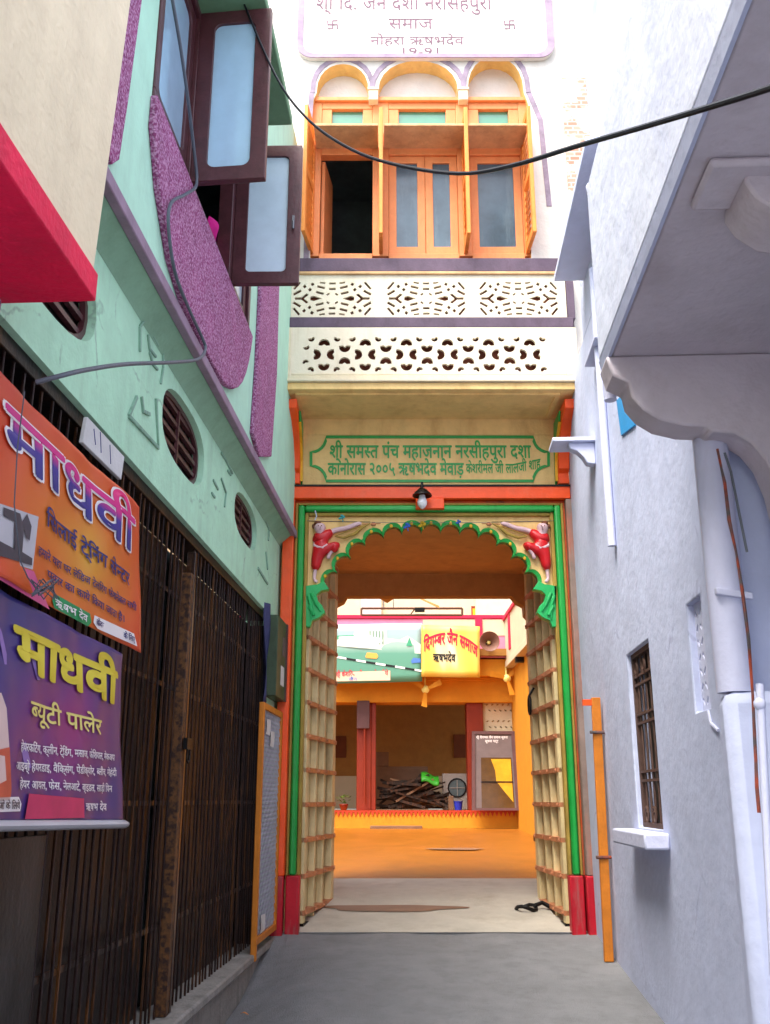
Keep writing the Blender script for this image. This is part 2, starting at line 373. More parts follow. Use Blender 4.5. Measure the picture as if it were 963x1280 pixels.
def shape(txt):
    out = []; i = 0
    iscon = lambda c: '\u0915' <= c <= '\u0939'
    while i < len(txt):
        c = txt[i]
        if not iscon(c): out.append((c, False)); i += 1; continue
        cl = [c]; i += 1
        while i + 1 < len(txt) and txt[i] == VIR and iscon(txt[i + 1]): cl.append(txt[i + 1]); i += 2
        mat = []
        while i < len(txt) and '\u093a' <= txt[i] <= '\u094c' or i < len(txt) and txt[i] in '\u0902\u0901\u094d\u093c': mat.append(txt[i]); i += 1
        reph = len(cl) > 1 and cl[0] == 'र'
        if reph: cl = cl[1:]
        if 'ि' in mat: out.append(('ि', False)); mat.remove('ि')
        k = 0
        while k < len(cl):
            if k + 1 < len(cl):
                if cl[k + 1] == 'र': out += [(cl[k], False), (VIR, False)]; k += 2; continue
                if cl[k] in 'टठडढदहकफरछङ': out += [(cl[k], False), (VIR, False)]
                else: out.append((cl[k], True))
            else: out.append((cl[k], False))
            k += 1
        out += [(q, False) for q in mat]
        if reph: out.append(('े', False))
    return out
def lettering(name, txt, F, s, z, h, n, mat, parent, weight=0., width=None, align='c', slant=0., warp=None):
    """one line of writing: baseline at z, headline h above it"""
    vs, fs, pen = [], [], 0.
    for ch, half in shape(txt):
        if ch == ' ': pen += .3; continue
        gv, gf, adv = glyph(ch, 0., half)
        b = len(vs); vs += [(x + pen, y) for x, y in gv]; fs += [[b + i for i in f] for f in gf]; pen += adv
    k = h / .645
    W = pen * k
    kx = k if width is None else k * width / W
    W = pen * kx
    s0 = s - W / 2 if align == 'c' else s
    mb = MB(); dirs = [(0, 0)]
    if weight: dirs += [(math.cos(i * math.pi / (2 if weight < .03 else 4)) * weight, math.sin(i * math.pi / (2 if weight < .03 else 4)) * weight) for i in range(4 if weight < .03 else 8)]
    for q, (ox, oy) in enumerate(dirs):
        pts = []
        for x, y in vs:
            a, c = s0 + (x + ox) * kx + slant * y * k, z + (y + oy) * k
            if warp: a, c = warp(a, c)
            pts.append(F(a, n + q * .0003, c))
        mb.add(pts, fs)
    return mb.build(name, mat, parent, recalc=False)
# ================================================================== SETTING
def ground_sheet(name, x0, x1, ys, mat, dz=0., kind='structure'):
    mb = MB()
    def pt(a, b):
        x, y = x0 + (x1 - x0) * a, ys[0] + (ys[1] - ys[0]) * b; z = gz(y) + dz
        if name == 'alley':
            d = max(0, x - (XL + .0507 * y)); z += .006 * math.sin(38 * a + 11 * b) - .20 * math.exp(-(d / .38) ** 2) * min(1, max(0, (8.35 - y) / 1.1)) * .9
        return (x, y, z)
    mb.grid(pt, 70, 70)
    return tag(mb.build(name, mat, recalc=False), None, None, kind=kind)
mb = MB()
mb.grid(lambda a, b: (-60 + 120 * a, -60 + 160 * b, -1.6), 2, 2)
tag(mb.build('ground', concrete, recalc=False), None, None, kind='structure')
ground_sheet('alley', -2.2, 3.2, (-6, 8.46), concrete)
ground_sheet('threshold', -.9, 1.8, (8.44, 11.22), concrete2, .012)
ground_sheet('courtyard_floor', -5, 5, (11.2, 20.1), courtfloor, .0)
# damp patches and a drain cover that lie on the floors
def patch(name, cx, cy, rx, ry, mat, lift=.018):
    mb = MB(); k = 26; pts = []
    for i in range(k):
        t = 2 * math.pi * i / k; q = 1 + .13 * math.sin(3 * t + cx * 5) + .08 * math.sin(5 * t + 1)
        x, y = cx + rx * q * math.cos(t), cy + ry * q * math.sin(t); pts.append((x, y, gz(y) + lift))
    mb.add(pts, [tuple(range(k))])
    return tag(mb.build(name, mat, recalc=False), None, None, kind='structure')
p0 = at(500, 1127, 9.9)
pd = atz(490, 1127, gz(9.75) + .02)
patch('damp_patch', pd.x, pd.y, .62, .13, damp)
patch('damp_patch', 1.05, 15.0, .42, .16, damp)

# ================================================================== LEFT: the mint house
mh = thing('mint_house', 'mint green house with purple pebble-dash panels and open brown casements over a barred shopfront', 'house', L(6, 0, -.2))
UN = .12                                  # how far the upper storey stands out
ZL = 3.355                                # underside of the upper storey
GT = 2.53                                 # top of the barred opening
ov = [sell(5.04, 2.97, .46, .2), sell(6.85, 3.01, .43, .165), sell(3.02, 2.93, .56, .2)]
mb = MB()
mb.prism(L, rect(2.3, 8.62, GT, ZL), -.22, 0, holes=[o for o in ov], mhole=1)
mb.box(L, 7.96, 8.62, -.22, 0, -.3, GT)
mb.box(L, 1.6, 2.3, -.22, -.002, -.8, 5)
mb.build('wall', [mint, mint], mh)
# upper storey with the window opening
wz0, wz1, ws0, ws1 = 4.13, 5.25, 3.68, 6.02
mb = MB()
hole = [(ws0, wz0), (ws1 - .05, wz0), (ws1, wz0 + .05), (ws1, wz1), (ws0, wz1)]
mb.prism(L, [(1.2, ZL), (8.62, ZL), (8.62, 7.15), (5.42, 7.15), (5.42, 5.75), (1.2, 5.75)], -.1, UN, holes=[hole], mhole=1)
mb.box(L, 1.2, 8.62, -.22, UN - .002, ZL - .03, ZL + .001, m=2)
mb.build('upper_wall', [mint_up, brownwood, soffmint], mh)
mb = MB(); mb.box(L, 1.4, 8.63, UN - .02, UN + .025, ZL - .035, ZL + .03)
mb.build('ledge', fascia, mh, bevel=.006)
mb = MB()
mb.hexa([L(1.4, .001, ZL - .13), L(8.6, .001, ZL - .13), L(8.6, .001, ZL - .031), L(1.4, .001, ZL - .031)],
        [L(1.4, .02, ZL - .1), L(8.6, .02, ZL - .1), L(8.6, UN - .021, ZL - .032), L(1.4, UN - .021, ZL - .032)])
mb.build('soffit', soffmint, mh)
# purple pebble-dash
mb = MB()
pan = [(3.66, 3.95), (3.8, 3.72), (4.05, 3.5), (4.4, ZL + .04), (5.0, ZL + .04), (5.2, 3.405), (5.37, 3.435), (5.52, 3.485), (5.66, 3.56), (5.78, 3.65), (5.88, 3.76), (5.95, 3.87), (6.0, 3.98), (6.05, wz0 - .012), (3.66, wz0 - .012)]
mb.prism(L, pan, UN, UN + .035)
mb.build('pebble_panel', pebble, mh, bevel=.01)
mb = MB(); st = [on(L, u, v, UN) for u, v in [(322, 300), (347, 300), (345, 360), (342, 470), (335, 571), (320, 577), (312, 541), (318, 450), (322, 365)]]
mb.prism(L, [(a, max(c, ZL + .04)) for a, c in st], UN, UN + .03)
mb.build('pebble_panel', pebble, mh, bevel=.008)
mb = MB(); st = [on(L, u, v, UN) for u, v in [(120, -60), (178, -60), (170, 0), (152, 130), (141, 200), (132, 206), (110, 160)]]
mb.prism(L, st, UN, UN + .03)
mb.build('pebble_panel', pebble, mh, bevel=.008)
# casement window: fixed frame, three lights, two of them standing open
wf = MB()
for a, b, c, d in ((ws0, ws1, wz0, wz0 + .05), (ws0, ws1, wz1 - .05, wz1), (ws0, ws0 + .05, wz0 + .05, wz1 - .05), (ws1 - .06, ws1, wz0 + .05, wz1 - .05),
                   (4.33, 4.42, wz0 + .05, wz1 - .05), (5.34, 5.44, wz0 + .05, wz1 - .05)):
    wf.box(L, a, b, UN - .08, UN + .012, c, d)
wfr = wf.build('window_frame', brownwood, mh, bevel=.006)
def sash(parent, F, s0, s1, z0, z1, n0, n1, gl, wd=.075, rnd=.05, hinge=None):
    mb = MB(); inn = rrect(s0 + wd, s1 - wd, z0 + wd, z1 - wd, rnd)
    mb.prism(F, rect(s0, s1, z0, z1), n0, n1, holes=[inn])
    o = mb.build('casement_sash', brownwood, parent, bevel=.004)
    g = MB(); g.prism(F, rrect(s0 + wd - .004, s1 - wd + .004, z0 + wd - .004, z1 - wd + .004, rnd), n0 + (n1 - n0) * .4, n0 + (n1 - n0) * .6)
    g.build('pane', gl, o)
    return o
sash(mh, L, ws0 + .052, 4.328, wz0 + .052, wz1 - .052, UN - .05, UN - .01, winglass, .07, .05)
sash(mh, L, 5.445, ws1 - .062, wz0 + .052, wz1 - .052, UN - .05, UN - .01, winglass2, .07, .03)
def hinged(s_h, ang):      # frame whose s runs out from the wall, whose face looks back at the street
    o = L(s_h, UN + .012, 0); d = Vector((DY, -DX, 0)); e = Vector((DX, DY, 0))
    a = R(ang); q = d * math.cos(a) + e * math.sin(a); nn = d * math.sin(a) - e * math.cos(a)
    return Frame((o.x, o.y), (q.x, q.y), (nn.x, nn.y))
FA, FB = hinged(4.36, -3), hinged(5.42, 2)
s1 = sash(mh, FA, .0, .40, 4.14, 5.235, -.02, .022, winglass, .085, .045)
s2 = sash(mh, FB, .0, .425, 4.155, 5.18, -.02, .022, winglass2, .085, .03)
mb = MB(); mb.box(FB, .375, .39, .022, .045, 4.55, 4.63); mb.tube([FB(.383, .035, 4.6), FB(.383, .055, 4.57), FB(.383, .05, 4.53)], .007)
mb.build('catch', steel, s2)
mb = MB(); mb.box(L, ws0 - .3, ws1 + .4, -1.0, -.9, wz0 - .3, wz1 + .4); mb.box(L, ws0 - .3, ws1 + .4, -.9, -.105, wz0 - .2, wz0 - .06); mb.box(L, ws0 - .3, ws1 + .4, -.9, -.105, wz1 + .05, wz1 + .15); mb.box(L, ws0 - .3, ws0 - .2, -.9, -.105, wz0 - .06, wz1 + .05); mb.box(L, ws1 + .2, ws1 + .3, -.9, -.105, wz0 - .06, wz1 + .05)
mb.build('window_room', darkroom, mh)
mb = MB(); mb.box(L, 1.3, 5.32, UN, .5, 5.262, 5.33); mb.build('window_hood', mint_dk, mh, bevel=.008)
mb = MB(); mb.box(L, 5.5, 6.3, UN, .2, 5.262, 5.32); mb.build('window_hood', mint_dk, mh, bevel=.006)
mb = MB(); mb.box(L, 4.9, 5.0, .3, .36, 5.24, 5.262); mb.build('hood_bracket', lavlow, mh)
# ventilator grilles in the three rounded openings
for i, (cx, cz, a, b) in enumerate(((5.04, 2.97, .46, .2), (6.85, 3.01, .43, .165), (3.02, 2.93, .56, .2))):
    mb = MB(); mb.prism(L, sell(cx, cz, a - .002, b - .002), -.1, -.075, m=1)
    mb.prism(L, sell(cx, cz, a - .002, b - .002), -.06, -.035, holes=[sell(cx, cz, a - .03, b - .03)])
    k = 5
    for j in range(k):
        zz = cz - b + (j + .6) * 2 * b / (k + .2); hw = a * max(0, 1 - abs((zz - cz) / b) ** 2.6) ** (1 / 2.6) - .02
        if hw > .05: mb.box(L, cx - hw, cx + hw, -.07, -.045, zz - .012, zz + .012)
    for q in (0,): mb.box(L, cx + q * a - .01, cx + q * a + .01, -.055, -.038, cz - b * .85, cz + b * .85)
    mb.build('ventilator', [brownwood, shutterpl], mh)
# raised plaster ornaments, flaking
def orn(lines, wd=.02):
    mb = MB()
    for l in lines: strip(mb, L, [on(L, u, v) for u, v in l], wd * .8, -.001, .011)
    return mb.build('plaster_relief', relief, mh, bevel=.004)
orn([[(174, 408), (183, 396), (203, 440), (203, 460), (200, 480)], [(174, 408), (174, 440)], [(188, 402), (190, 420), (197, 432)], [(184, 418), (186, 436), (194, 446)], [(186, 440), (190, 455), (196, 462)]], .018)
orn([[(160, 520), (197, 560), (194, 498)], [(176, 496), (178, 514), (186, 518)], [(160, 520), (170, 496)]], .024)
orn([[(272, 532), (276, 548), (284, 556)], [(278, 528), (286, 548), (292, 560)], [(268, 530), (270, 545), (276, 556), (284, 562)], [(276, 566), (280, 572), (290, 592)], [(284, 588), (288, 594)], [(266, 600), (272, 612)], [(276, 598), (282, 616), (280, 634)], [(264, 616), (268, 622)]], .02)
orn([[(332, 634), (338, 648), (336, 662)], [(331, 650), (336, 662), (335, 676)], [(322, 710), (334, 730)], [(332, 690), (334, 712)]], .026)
# plinth of the shopfront
mb = MB(); mb.box(L, .5, 8.6, -.25, .03, -.8, -.07); mb.build('plinth', kerbst, mh, bevel=.012)
mb = MB(); mb.box(L, .5, 8.55, -.25, .075, -.069, -.015); mb.build('kerb', kerbst, mh, bevel=.012)
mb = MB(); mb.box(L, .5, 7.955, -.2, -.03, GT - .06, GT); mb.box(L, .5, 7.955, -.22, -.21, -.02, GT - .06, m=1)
mb.build('lintel', [shutterpl, darkroom], mh, bevel=.004)  # near-black colour stands for the shadow along the lintel

# the collapsible barred gate
cg = thing('collapsible_gate', 'long dark brown collapsible steel gate of thin upright bars closing the mint shopfront', 'gate', L(5.4, -.04, -.014))
s = 1.62; jit = random.Random(3)
while s < 7.93:
    if not (5.36 < s < 5.5):
        mb = MB(); l = jit.uniform(-.004, .004)
        x = s + jit.uniform(-.008, .008)
        mb.box(L, x - .006, x + .006, -.05 + l, -.043 + l, -.012, GT - .03); mb.tube([L(x, -.043 + l, -.012), L(x, -.043 + l, GT - .03)], .0042, 6)
        mb.build('bar', grillebar, cg)
    s += .086
for z in (.42, 1.02, 1.62, 2.12):
    mb = MB(); mb.box(L, 1.6, 5.36, -.062, -.051, z - .012, z + .012); mb.build('cross_rail', grillebar, cg)
    mb = MB(); mb.box(L, 5.5, 7.95, -.062, -.051, z - .012, z + .012); mb.build('cross_rail', grillebar, cg)
mb = MB(); mb.box(L, 5.36, 5.42, -.055, .0, -.012, GT - .25); mb.build('lock_stile', rusty, cg, bevel=.004)
mb = MB(); mb.box(L, 5.45, 5.49, -.055, -.005, -.012, GT - .105); mb.build('lock_stile', grillebar, cg, bevel=.004)
mb = MB(); mb.box(L, 5.37, 5.47, .006, .03, 1.3, 1.36); mb.tube([L(5.42 + .03 * math.cos(t / 8 * math.pi * 2), .025, 1.27 + .04 * math.sin(t / 8 * math.pi * 2)) for t in range(9)], .006)
mb.build('lock', iron, cg)
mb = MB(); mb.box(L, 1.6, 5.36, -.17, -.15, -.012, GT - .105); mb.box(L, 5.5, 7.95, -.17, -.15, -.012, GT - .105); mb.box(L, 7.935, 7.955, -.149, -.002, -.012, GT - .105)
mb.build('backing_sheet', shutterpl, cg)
mb = MB(); mb.box(L, 2.75, 3.55, .0, .012, .0, .92)
tag(mb.build('steel_sheet', M('sooty_steel_sheet', (24, 22, 22), rough=.45, var=.5, stain=(84, 82, 80), samt=.5, sscale=2, metal=.2), bevel=.003), 'sooty black sheet standing against the barred gate below the purple banner', 'sheet')

# ---------------------------------------------------------------- beige house in the near corner
BN = .3
bh = thing('beige_house', 'plain beige overhanging house wall with a crimson ledge along its foot', 'house', L(1.6, 0, -.6))
mb = MB(); mb.hexa([L(-1.5, -.1, 2.661), L(2.76, -.1, 2.661), L(2.76, BN, 2.661), L(-1.5, BN, 2.661)], [L(-1.5, -.1, 5.2), L(2.97, -.1, 5.2), L(2.97, BN, 5.2), L(-1.5, BN, 5.2)]); mb.build('wall', beige, bh, bevel=.01)
mb = MB(); mb.box(L, -1.5, 2.768, -.1, BN + .012, 2.562, 2.66); mb.build('ledge', redpaint, bh, bevel=.006)
mb = MB(); mb.box(L, 2.15, 2.74, -.1, .02, -.3, 2.561); mb.build('pier', pebble, bh, bevel=.01)

# ---------------------------------------------------------------- printed banners on the gate
def banner_frame(n0, amp, f1, f2, ph):
    def w(s, z): return n0 + amp * (math.sin(f1 * s + 1.3 * z + ph) * .6 + math.sin(f2 * s - 5 * z + 2 * ph) * .4 + .10 * math.sin(31 * s + 14 * z + ph) + .09 * math.sin(17 * z - 22 * s))
    return lambda s, n, z: L(s, w(s, z) + n, z)
def quadmap(c):      # c: bl, br, tr, tl in (s, z)
    def f(a, b): return tuple((c[0][i] * (1 - a) + c[1][i] * a) * (1 - b) + (c[3][i] * (1 - a) + c[2][i] * a) * b for i in (0, 1))
    return f
def banner(name, label, corners, n0, amp, ph, mat):
    F0 = banner_frame(n0, amp, 4.2, 9.5, ph); q = quadmap(corners)
    root = thing(name, label, 'banner', F0(*[q(.5, 0)[0], 0, q(.5, 0)[1]]))
    mb = MB()
    k1, k2 = 70, 44
    mb.grid(lambda a, b: F0(q(a, b)[0], 0, q(a, b)[1]), k1, k2)
    o = mb.build('sheet', mat, root, recalc=False); sd = o.modifiers.new('thick', 'SOLIDIFY'); sd.thickness = .003; sd.offset = -1
    FQ = lambda a, n, b: F0(q(a, b)[0], n + .0015, q(a, b)[1])
    return root, FQ
sc_ = lambda u, v: on(L, u, v, .05)
obmat = grad('orange_print', [(0, (228, 168, 50)), (.3, (224, 116, 36)), (.62, (218, 72, 32)), (.85, (208, 44, 36))], radial=(.5, .62, .42), scale_noise=.12, rough=.4)
ob, OF = banner('shop_banner', 'orange banner for a sewing training centre hung on the barred gate above the purple banner', [sc_(-55, 692), sc_(173, 816), sc_(174, 634), sc_(-55, 413)], .05, .012, .4, obmat)
# the printed sheet is laid out in 0..1 across and 0..1 up; OF(a, n, b)
class P2:                # lettering frame on a banner: first argument 0..1 across, last 0..1 up
    pass
grad_let = grad('pink_to_blue_print', [(0, (30, 40, 130)), (.38, (60, 40, 150)), (.55, (214, 30, 140)), (1, (250, 40, 130))], 'Z')
whitep = M('white_print', (246, 240, 240), rough=.4, var=.04, bump=0); navyp = M('navy_print', (34, 44, 120), rough=.4, var=.05, bump=0)
greenp = M('green_print', (24, 150, 90), rough=.4, var=.06, bump=0); pinkpr = M('pink_print', (226, 96, 150), rough=.4, var=.12, bump=0)
greyp = M('grey_print', (196, 194, 200), rough=.4, var=.06, bump=0); dgreyp = M('dark_grey_print', (72, 66, 76), rough=.4, var=.2, bump=0)
yelp = grad('yellow_print', [(0, (214, 190, 40)), (.5, (238, 220, 70)), (1, (206, 182, 30))], 'Z'); creamp = M('cream_print', (238, 224, 130), rough=.4, var=.05, bump=0)
crimp = M('crimson_print', (206, 50, 100), rough=.4, var=.2, bump=0); paleskin = M('pale_skin_print', (226, 196, 190), rough=.4, var=.1, bump=0); sariP = M('red_orange_print', (206, 92, 70), rough=.4, var=.2, bump=0)
redp = M('red_print', (196, 30, 60), rough=.4, var=.1, bump=0)
def flat(name, F, poly, n, mat, parent):
    mb = MB()
    if len(poly) > 4: tr = [tuple(t) for t in tessellate_polygon([[Vector((a, c, 0)) for a, c in poly]])]
    else: tr = [tuple(range(len(poly)))]
    mb.add([F(a, n, c) for a, c in poly], tr)
    return mb.build(name, mat, parent, recalc=False)
# positions across/up found from the picture: across a = (s - s_left) / width
def inv(corners_px, u, v):   # rough inverse of the banner quad for a pixel, by search
    best = None
    f = quadmap([on(L, *p, .05) for p in corners_px]); t = on(L, u, v, .05)
    a, b = .5, .5
    for _ in range(40):
        p = f(a, b); e = 1e-3
        pa, pb = f(a + e, b), f(a, b + e)
        J = [[(pa[0] - p[0]) / e, (pb[0] - p[0]) / e], [(pa[1] - p[1]) / e, (pb[1] - p[1]) / e]]
        dx, dz = t[0] - p[0], t[1] - p[1]; det = J[0][0] * J[1][1] - J[0][1] * J[1][0]
        a += (dx * J[1][1] - dz * J[0][1]) / det; b += (J[0][0] * dz - J[1][0] * dx) / det
    return a, b
OC = [(-55, 692), (173, 816), (174, 634), (-55, 413)]
oi = lambda u, v: inv(OC, u, v)
def line_between(name, txt, I, F, p0, p1, hpx, n, mat, parent, weight=0., slant=0.):
    """writing whose baseline runs from pixel p0 to pixel p1 on the sheet, hpx its height at p0 in pixels"""
    a0, b0 = I(*p0); a1, b1 = I(*p1); at_, bt = I(p0[0], p0[1] - hpx)
    h = bt - b0
    wd = a1 - a0
    wfn = lambda a, c: (a, c + (b1 - b0) * (a - a0) / wd)
    return lettering(name, txt, F, a0, b0, h, n, mat, parent, weight, wd, 'l', slant, wfn)
line_between('lettering_outline', 'माधवी', oi, OF, (3, 562), (164, 692), 60, .004, whitep, ob, .048, -.0)
line_between('lettering', 'माधवी', oi, OF, (3, 562), (164, 692), 60, .007, grad_let, ob, .016)
line_between('lettering', 'सिलाई ट्रेनिंग सेन्टर', oi, OF, (56, 656), (160, 732), 18, .004, navyp, ob, .02)
line_between('lettering', 'हमारे यहा पर लेडिज टेलरिंग फेशनेबल सभी', oi, OF, (46, 692), (167, 764), 10, .004, navyp, ob, .012)
line_between('lettering', 'प्रकार का कार्य किया जाता है।', oi, OF, (60, 722), (154, 778), 10, .004, navyp, ob, .012)
flat('print_block', OF, [oi(-55, 612), oi(46, 646), oi(38, 712), oi(-55, 684)], .003, greyp, ob)
flat('sewing_machine_print', OF, [oi(0, 634), oi(22, 642), oi(24, 652), oi(30, 642), (oi(35, 658)), oi(32, 676), oi(28, 672), oi(26, 660), oi(23, 690), oi(36, 698), oi(36, 707), oi(-20, 690), oi(-20, 668), oi(13, 686), oi(14, 652), oi(0, 645)], .005, dgreyp, ob)
flat('print_block', OF, [oi(-55, 686), oi(40, 714), oi(64, 762), oi(-55, 693)], .003, pinkpr, ob)
gp = [oi(70, 742), oi(112, 767), oi(114, 778), oi(110, 783), oi(70, 760), oi(67, 750)]
flat('print_block', OF, gp, .003, greenp, ob)
line_between('lettering', 'ऋषभ देव', oi, OF, (70, 757), (108, 778), 9, .006, whitep, ob, .02)
flat('print_block', OF, [oi(117, 769), oi(164, 792), oi(168, 808), oi(121, 786), oi(116, 778)], .003, whitep, ob)
line_between('lettering', 'केवल महिलाओं के लिए', oi, OF, (119, 781), (164, 803), 7, .006, navyp, ob, .02)

PC = [(-60, 1030), (150, 1028), (150, 818), (-60, 702)]
pi_ = lambda u, v: inv(PC, u, v)
pbmat = grad('purple_print', [(0, (160, 48, 112)), (.25, (122, 48, 122)), (.5, (74, 52, 122)), (.8, (48, 48, 118))], radial=(.5, .55, .45), scale_noise=.22, rough=.35)
pb, PF = banner('shop_banner', 'purple banner for a beauty parlour with yellow lettering below the orange banner', [on(L, *p, .04) for p in PC], .042, .014, 1.7, pbmat)
line_between('lettering', 'माधवी', pi_, PF, (20, 833), (140, 880), 52, .005, yelp, pb, .035)
line_between('lettering', 'ब्यूटी पार्लर', pi_, PF, (37, 897), (121, 918), 21, .004, creamp, pb, .02)
line_between('lettering', 'हेयरकटिंग, क्लीन, ट्रेडिंग, मसाज, फेशियल, मेकअप', pi_, PF, (25, 938), (140, 951), 10, .004, whitep, pb, .012)
line_between('lettering', 'आइब्रो हेयरडाइ, वैक्सिंग, पेडीक्योर, ब्लीच, मेहंदी', pi_, PF, (18, 962), (142, 970), 10, .004, whitep, pb, .012)
line_between('lettering', 'हेयर आयल, फेस, नेलआर्ट, ब्राइडल, साड़ी पिन', pi_, PF, (26, 985), (137, 990), 10, .004, whitep, pb, .012)
line_between('lettering', 'ऋषभ देव', pi_, PF, (104, 1013), (130, 1013), 9, .004, whitep, pb, .02)
flat('print_block', PF, [pi_(-30, 997), pi_(25, 996), pi_(29, 1005), pi_(27, 1014), pi_(-30, 1016)], .003, whitep, pb)
line_between('lettering', 'महिलाओं के लिये', pi_, PF, (-26, 1012), (25, 1011), 9, .006, dgreyp, pb, .02)
flat('print_block', PF, [pi_(38, 992), pi_(101, 998), pi_(102, 1022), pi_(33, 1024)], .006, crimp, pb)
flat('figure_print', PF, [pi_(-20, 866), pi_(0, 866), pi_(6, 885), pi_(8, 930), pi_(12, 985), pi_(12, 1000), pi_(-20, 1000)], .003, paleskin, pb)
flat('figure_print', PF, [pi_(-20, 940), pi_(8, 934), pi_(12, 985), pi_(12, 996), pi_(-20, 998)], .005, sariP, pb)
for pts, mt in (([(-6, 770), (4, 790), (42, 960), (34, 960)], (150, 120, 190)), ([(30, 790), (36, 792), (50, 850), (46, 850)], (140, 110, 180))):
    flat('print_ray', PF, [pi_(*p) for p in pts], .002, M('pale_ray_print', mt, rough=.4, var=.1, bump=0), pb)
mb = MB(); mb.grid(lambda a, b: PF(*((lambda x: (x[0], .006 + .02 * math.sin(b * 3.1), x[1] - .0))((a, -.035 + .05 * b)))), 24, 4)
mb.build('curled_hem', greyp, pb, recalc=False).modifiers.new('thick', 'SOLIDIFY').thickness = .004
# hanging string with a tangle in front of the orange banner
sp = [on(L, u, v, .09) for u, v in ((31, 489), (22, 560), (18, 630), (25, 700), (35, 722))]
mb = MB(); mb.tube([L(a, .09, c) for a, c in sp], .0022, 5)
rr = random.Random(5); pts = []
for i in range(22):
    a, c = on(L, 55 + 16 * math.sin(i * 1.9), 736 + 13 * math.cos(i * 2.7), .09); pts.append(L(a, .09 + .01 * math.sin(i), c))
mb.tube([L(sp[-1][0], .09, sp[-1][1])] + pts, .0022, 5)
tag(mb.build('hanging_string', greycable), 'thin dark string ending in a tangle in front of the orange banner', 'string')
# white plate between the openings
mb = MB(); c = [on(L, u, v, .03) for u, v in ((104, 553), (152, 600), (156, 571), (110, 521))]
mb.prism(L, c, .012, .03)
wp = mb.build('sign_plate', paper, None, bevel=.003); tag(wp, 'faded white plate fixed above the top edge of the orange banner', 'sign')
mb = MB()
for q in ([(118, 536), (120, 556)], [(126, 540), (127, 566)], [(138, 556), (139, 580)]): strip(mb, L, [on(L, u, v, .032) for u, v in q], .006, .0305, .032)
mb.build('faded_stroke', navyp, wp)
# dark green box with papers beside the gate
mbx = thing('meter_box', 'dark green wall box with two pasted papers between the barred gate and the gateway', 'box', L(8.05, .0, 1.83))
mb = MB(); mb.box(L, 7.84, 8.36, .001, .1, 1.84, 2.5); mb.build('case', boxgreen, mbx, bevel=.006)
mb = MB(); mb.box(L, 8.30, 8.365, .1, .106, 1.84, 2.5); mb.build('side_strip', boxbrown, mbx)
mb = MB(); mb.box(L, 8.05, 8.22, .1005, .103, 1.95, 2.11); mb.build('pasted_paper', paper, mbx)
mb = MB(); mb.box(L, 8.12, 8.26, .1005, .103, 2.2, 2.36); mb.build('pasted_paper', noticegrey, mbx)
mb = MB(); mb.grid(lambda a, b: L(7.72 + .11 * a, .02 + .02 * math.sin(5 * b + 4 * a), 1.78 + .8 * b), 5, 12)
tag(mb.build('tarpaulin_strip', bluecloth, recalc=False), 'narrow strip of blue tarpaulin hanging at the far end of the barred gate', 'tarpaulin').modifiers.new('t', 'SOLIDIFY').thickness = .004
# leaf of a light gate in orange frame with white wire, folded flat against the wall
wl = thing('wire_mesh_leaf', 'orange-framed gate leaf of white wire mesh folded against the left wall', 'gate', L(8.1, .1, -.03))
a0, a1, z0, z1 = 7.42, 8.34, -.06, 1.75
mb = MB()
for q in (rect(a0, a0 + .05, z0, z1), rect(a1 - .05, a1, z0 + .1, z1), rect(a0 + .05, a1 - .05, z1 - .05, z1), rect(a0 + .05, a1 - .05, z0 + .1, z0 + .15)): mb.prism(L, q, .045, .085)
mb.build('frame', postorange, wl, bevel=.005)
mb = MB(); st_ = .046; i = 0
lo, hi, zl, zh = a0 + .05, a1 - .05, z0 + .15, z1 - .05
d = lo - (zh - zl)
while d < hi:
    p, q = (max(d, lo), zl + max(0, lo - d)), (min(d + zh - zl, hi), zl + min(zh - zl, hi - d))
    if q[0] > p[0]:
        mb.tube([L(p[0], .062, p[1]), L(q[0], .062, q[1])], .0042, 5); mb.tube([L(p[0], .068, zl + zh - p[1]), L(q[0], .068, zl + zh - q[1])], .0042, 5)
    d += st_ * 1.414
mb.build('wire_mesh', meshw, wl)
for z, dx in ((1.52, .1), (1.44, .3), (.1, .15)):
    mb = MB(); mb.grid(lambda a, b: L(lo + dx + .18 * a, .078 + .006 * math.sin(6 * a + 3 * b), z + .12 * b), 4, 3); mb.build('plastic_scrap', paper, wl, recalc=False)

# ================================================================== CENTRE: the temple building with its painted gateway
G0 = G(8.5)
tb = thing('temple_building', 'cream temple building with painted scalloped gateway, pierced balcony and orange windows at the alley end', 'building', (.4, 8.5, 0))
OP0, OP1 = -.70, 1.515                     # clear opening between the mouldings
mb = MB()
mb.box(G0, -.98, 1.72, -.16, 0, 3.801, 4.56)
mb.box(G0, -.98, OP0 - .07, -.16, -.001, -.1, 3.8); mb.box(G0, OP1 + .05, 1.72, -.16, -.001, -.1, 3.8)
mb.box(G0, OP0 - .07, OP1 + .07, -.16, -.001, 3.545, 3.8)
mb.build('front_wall', creamtan, tb)
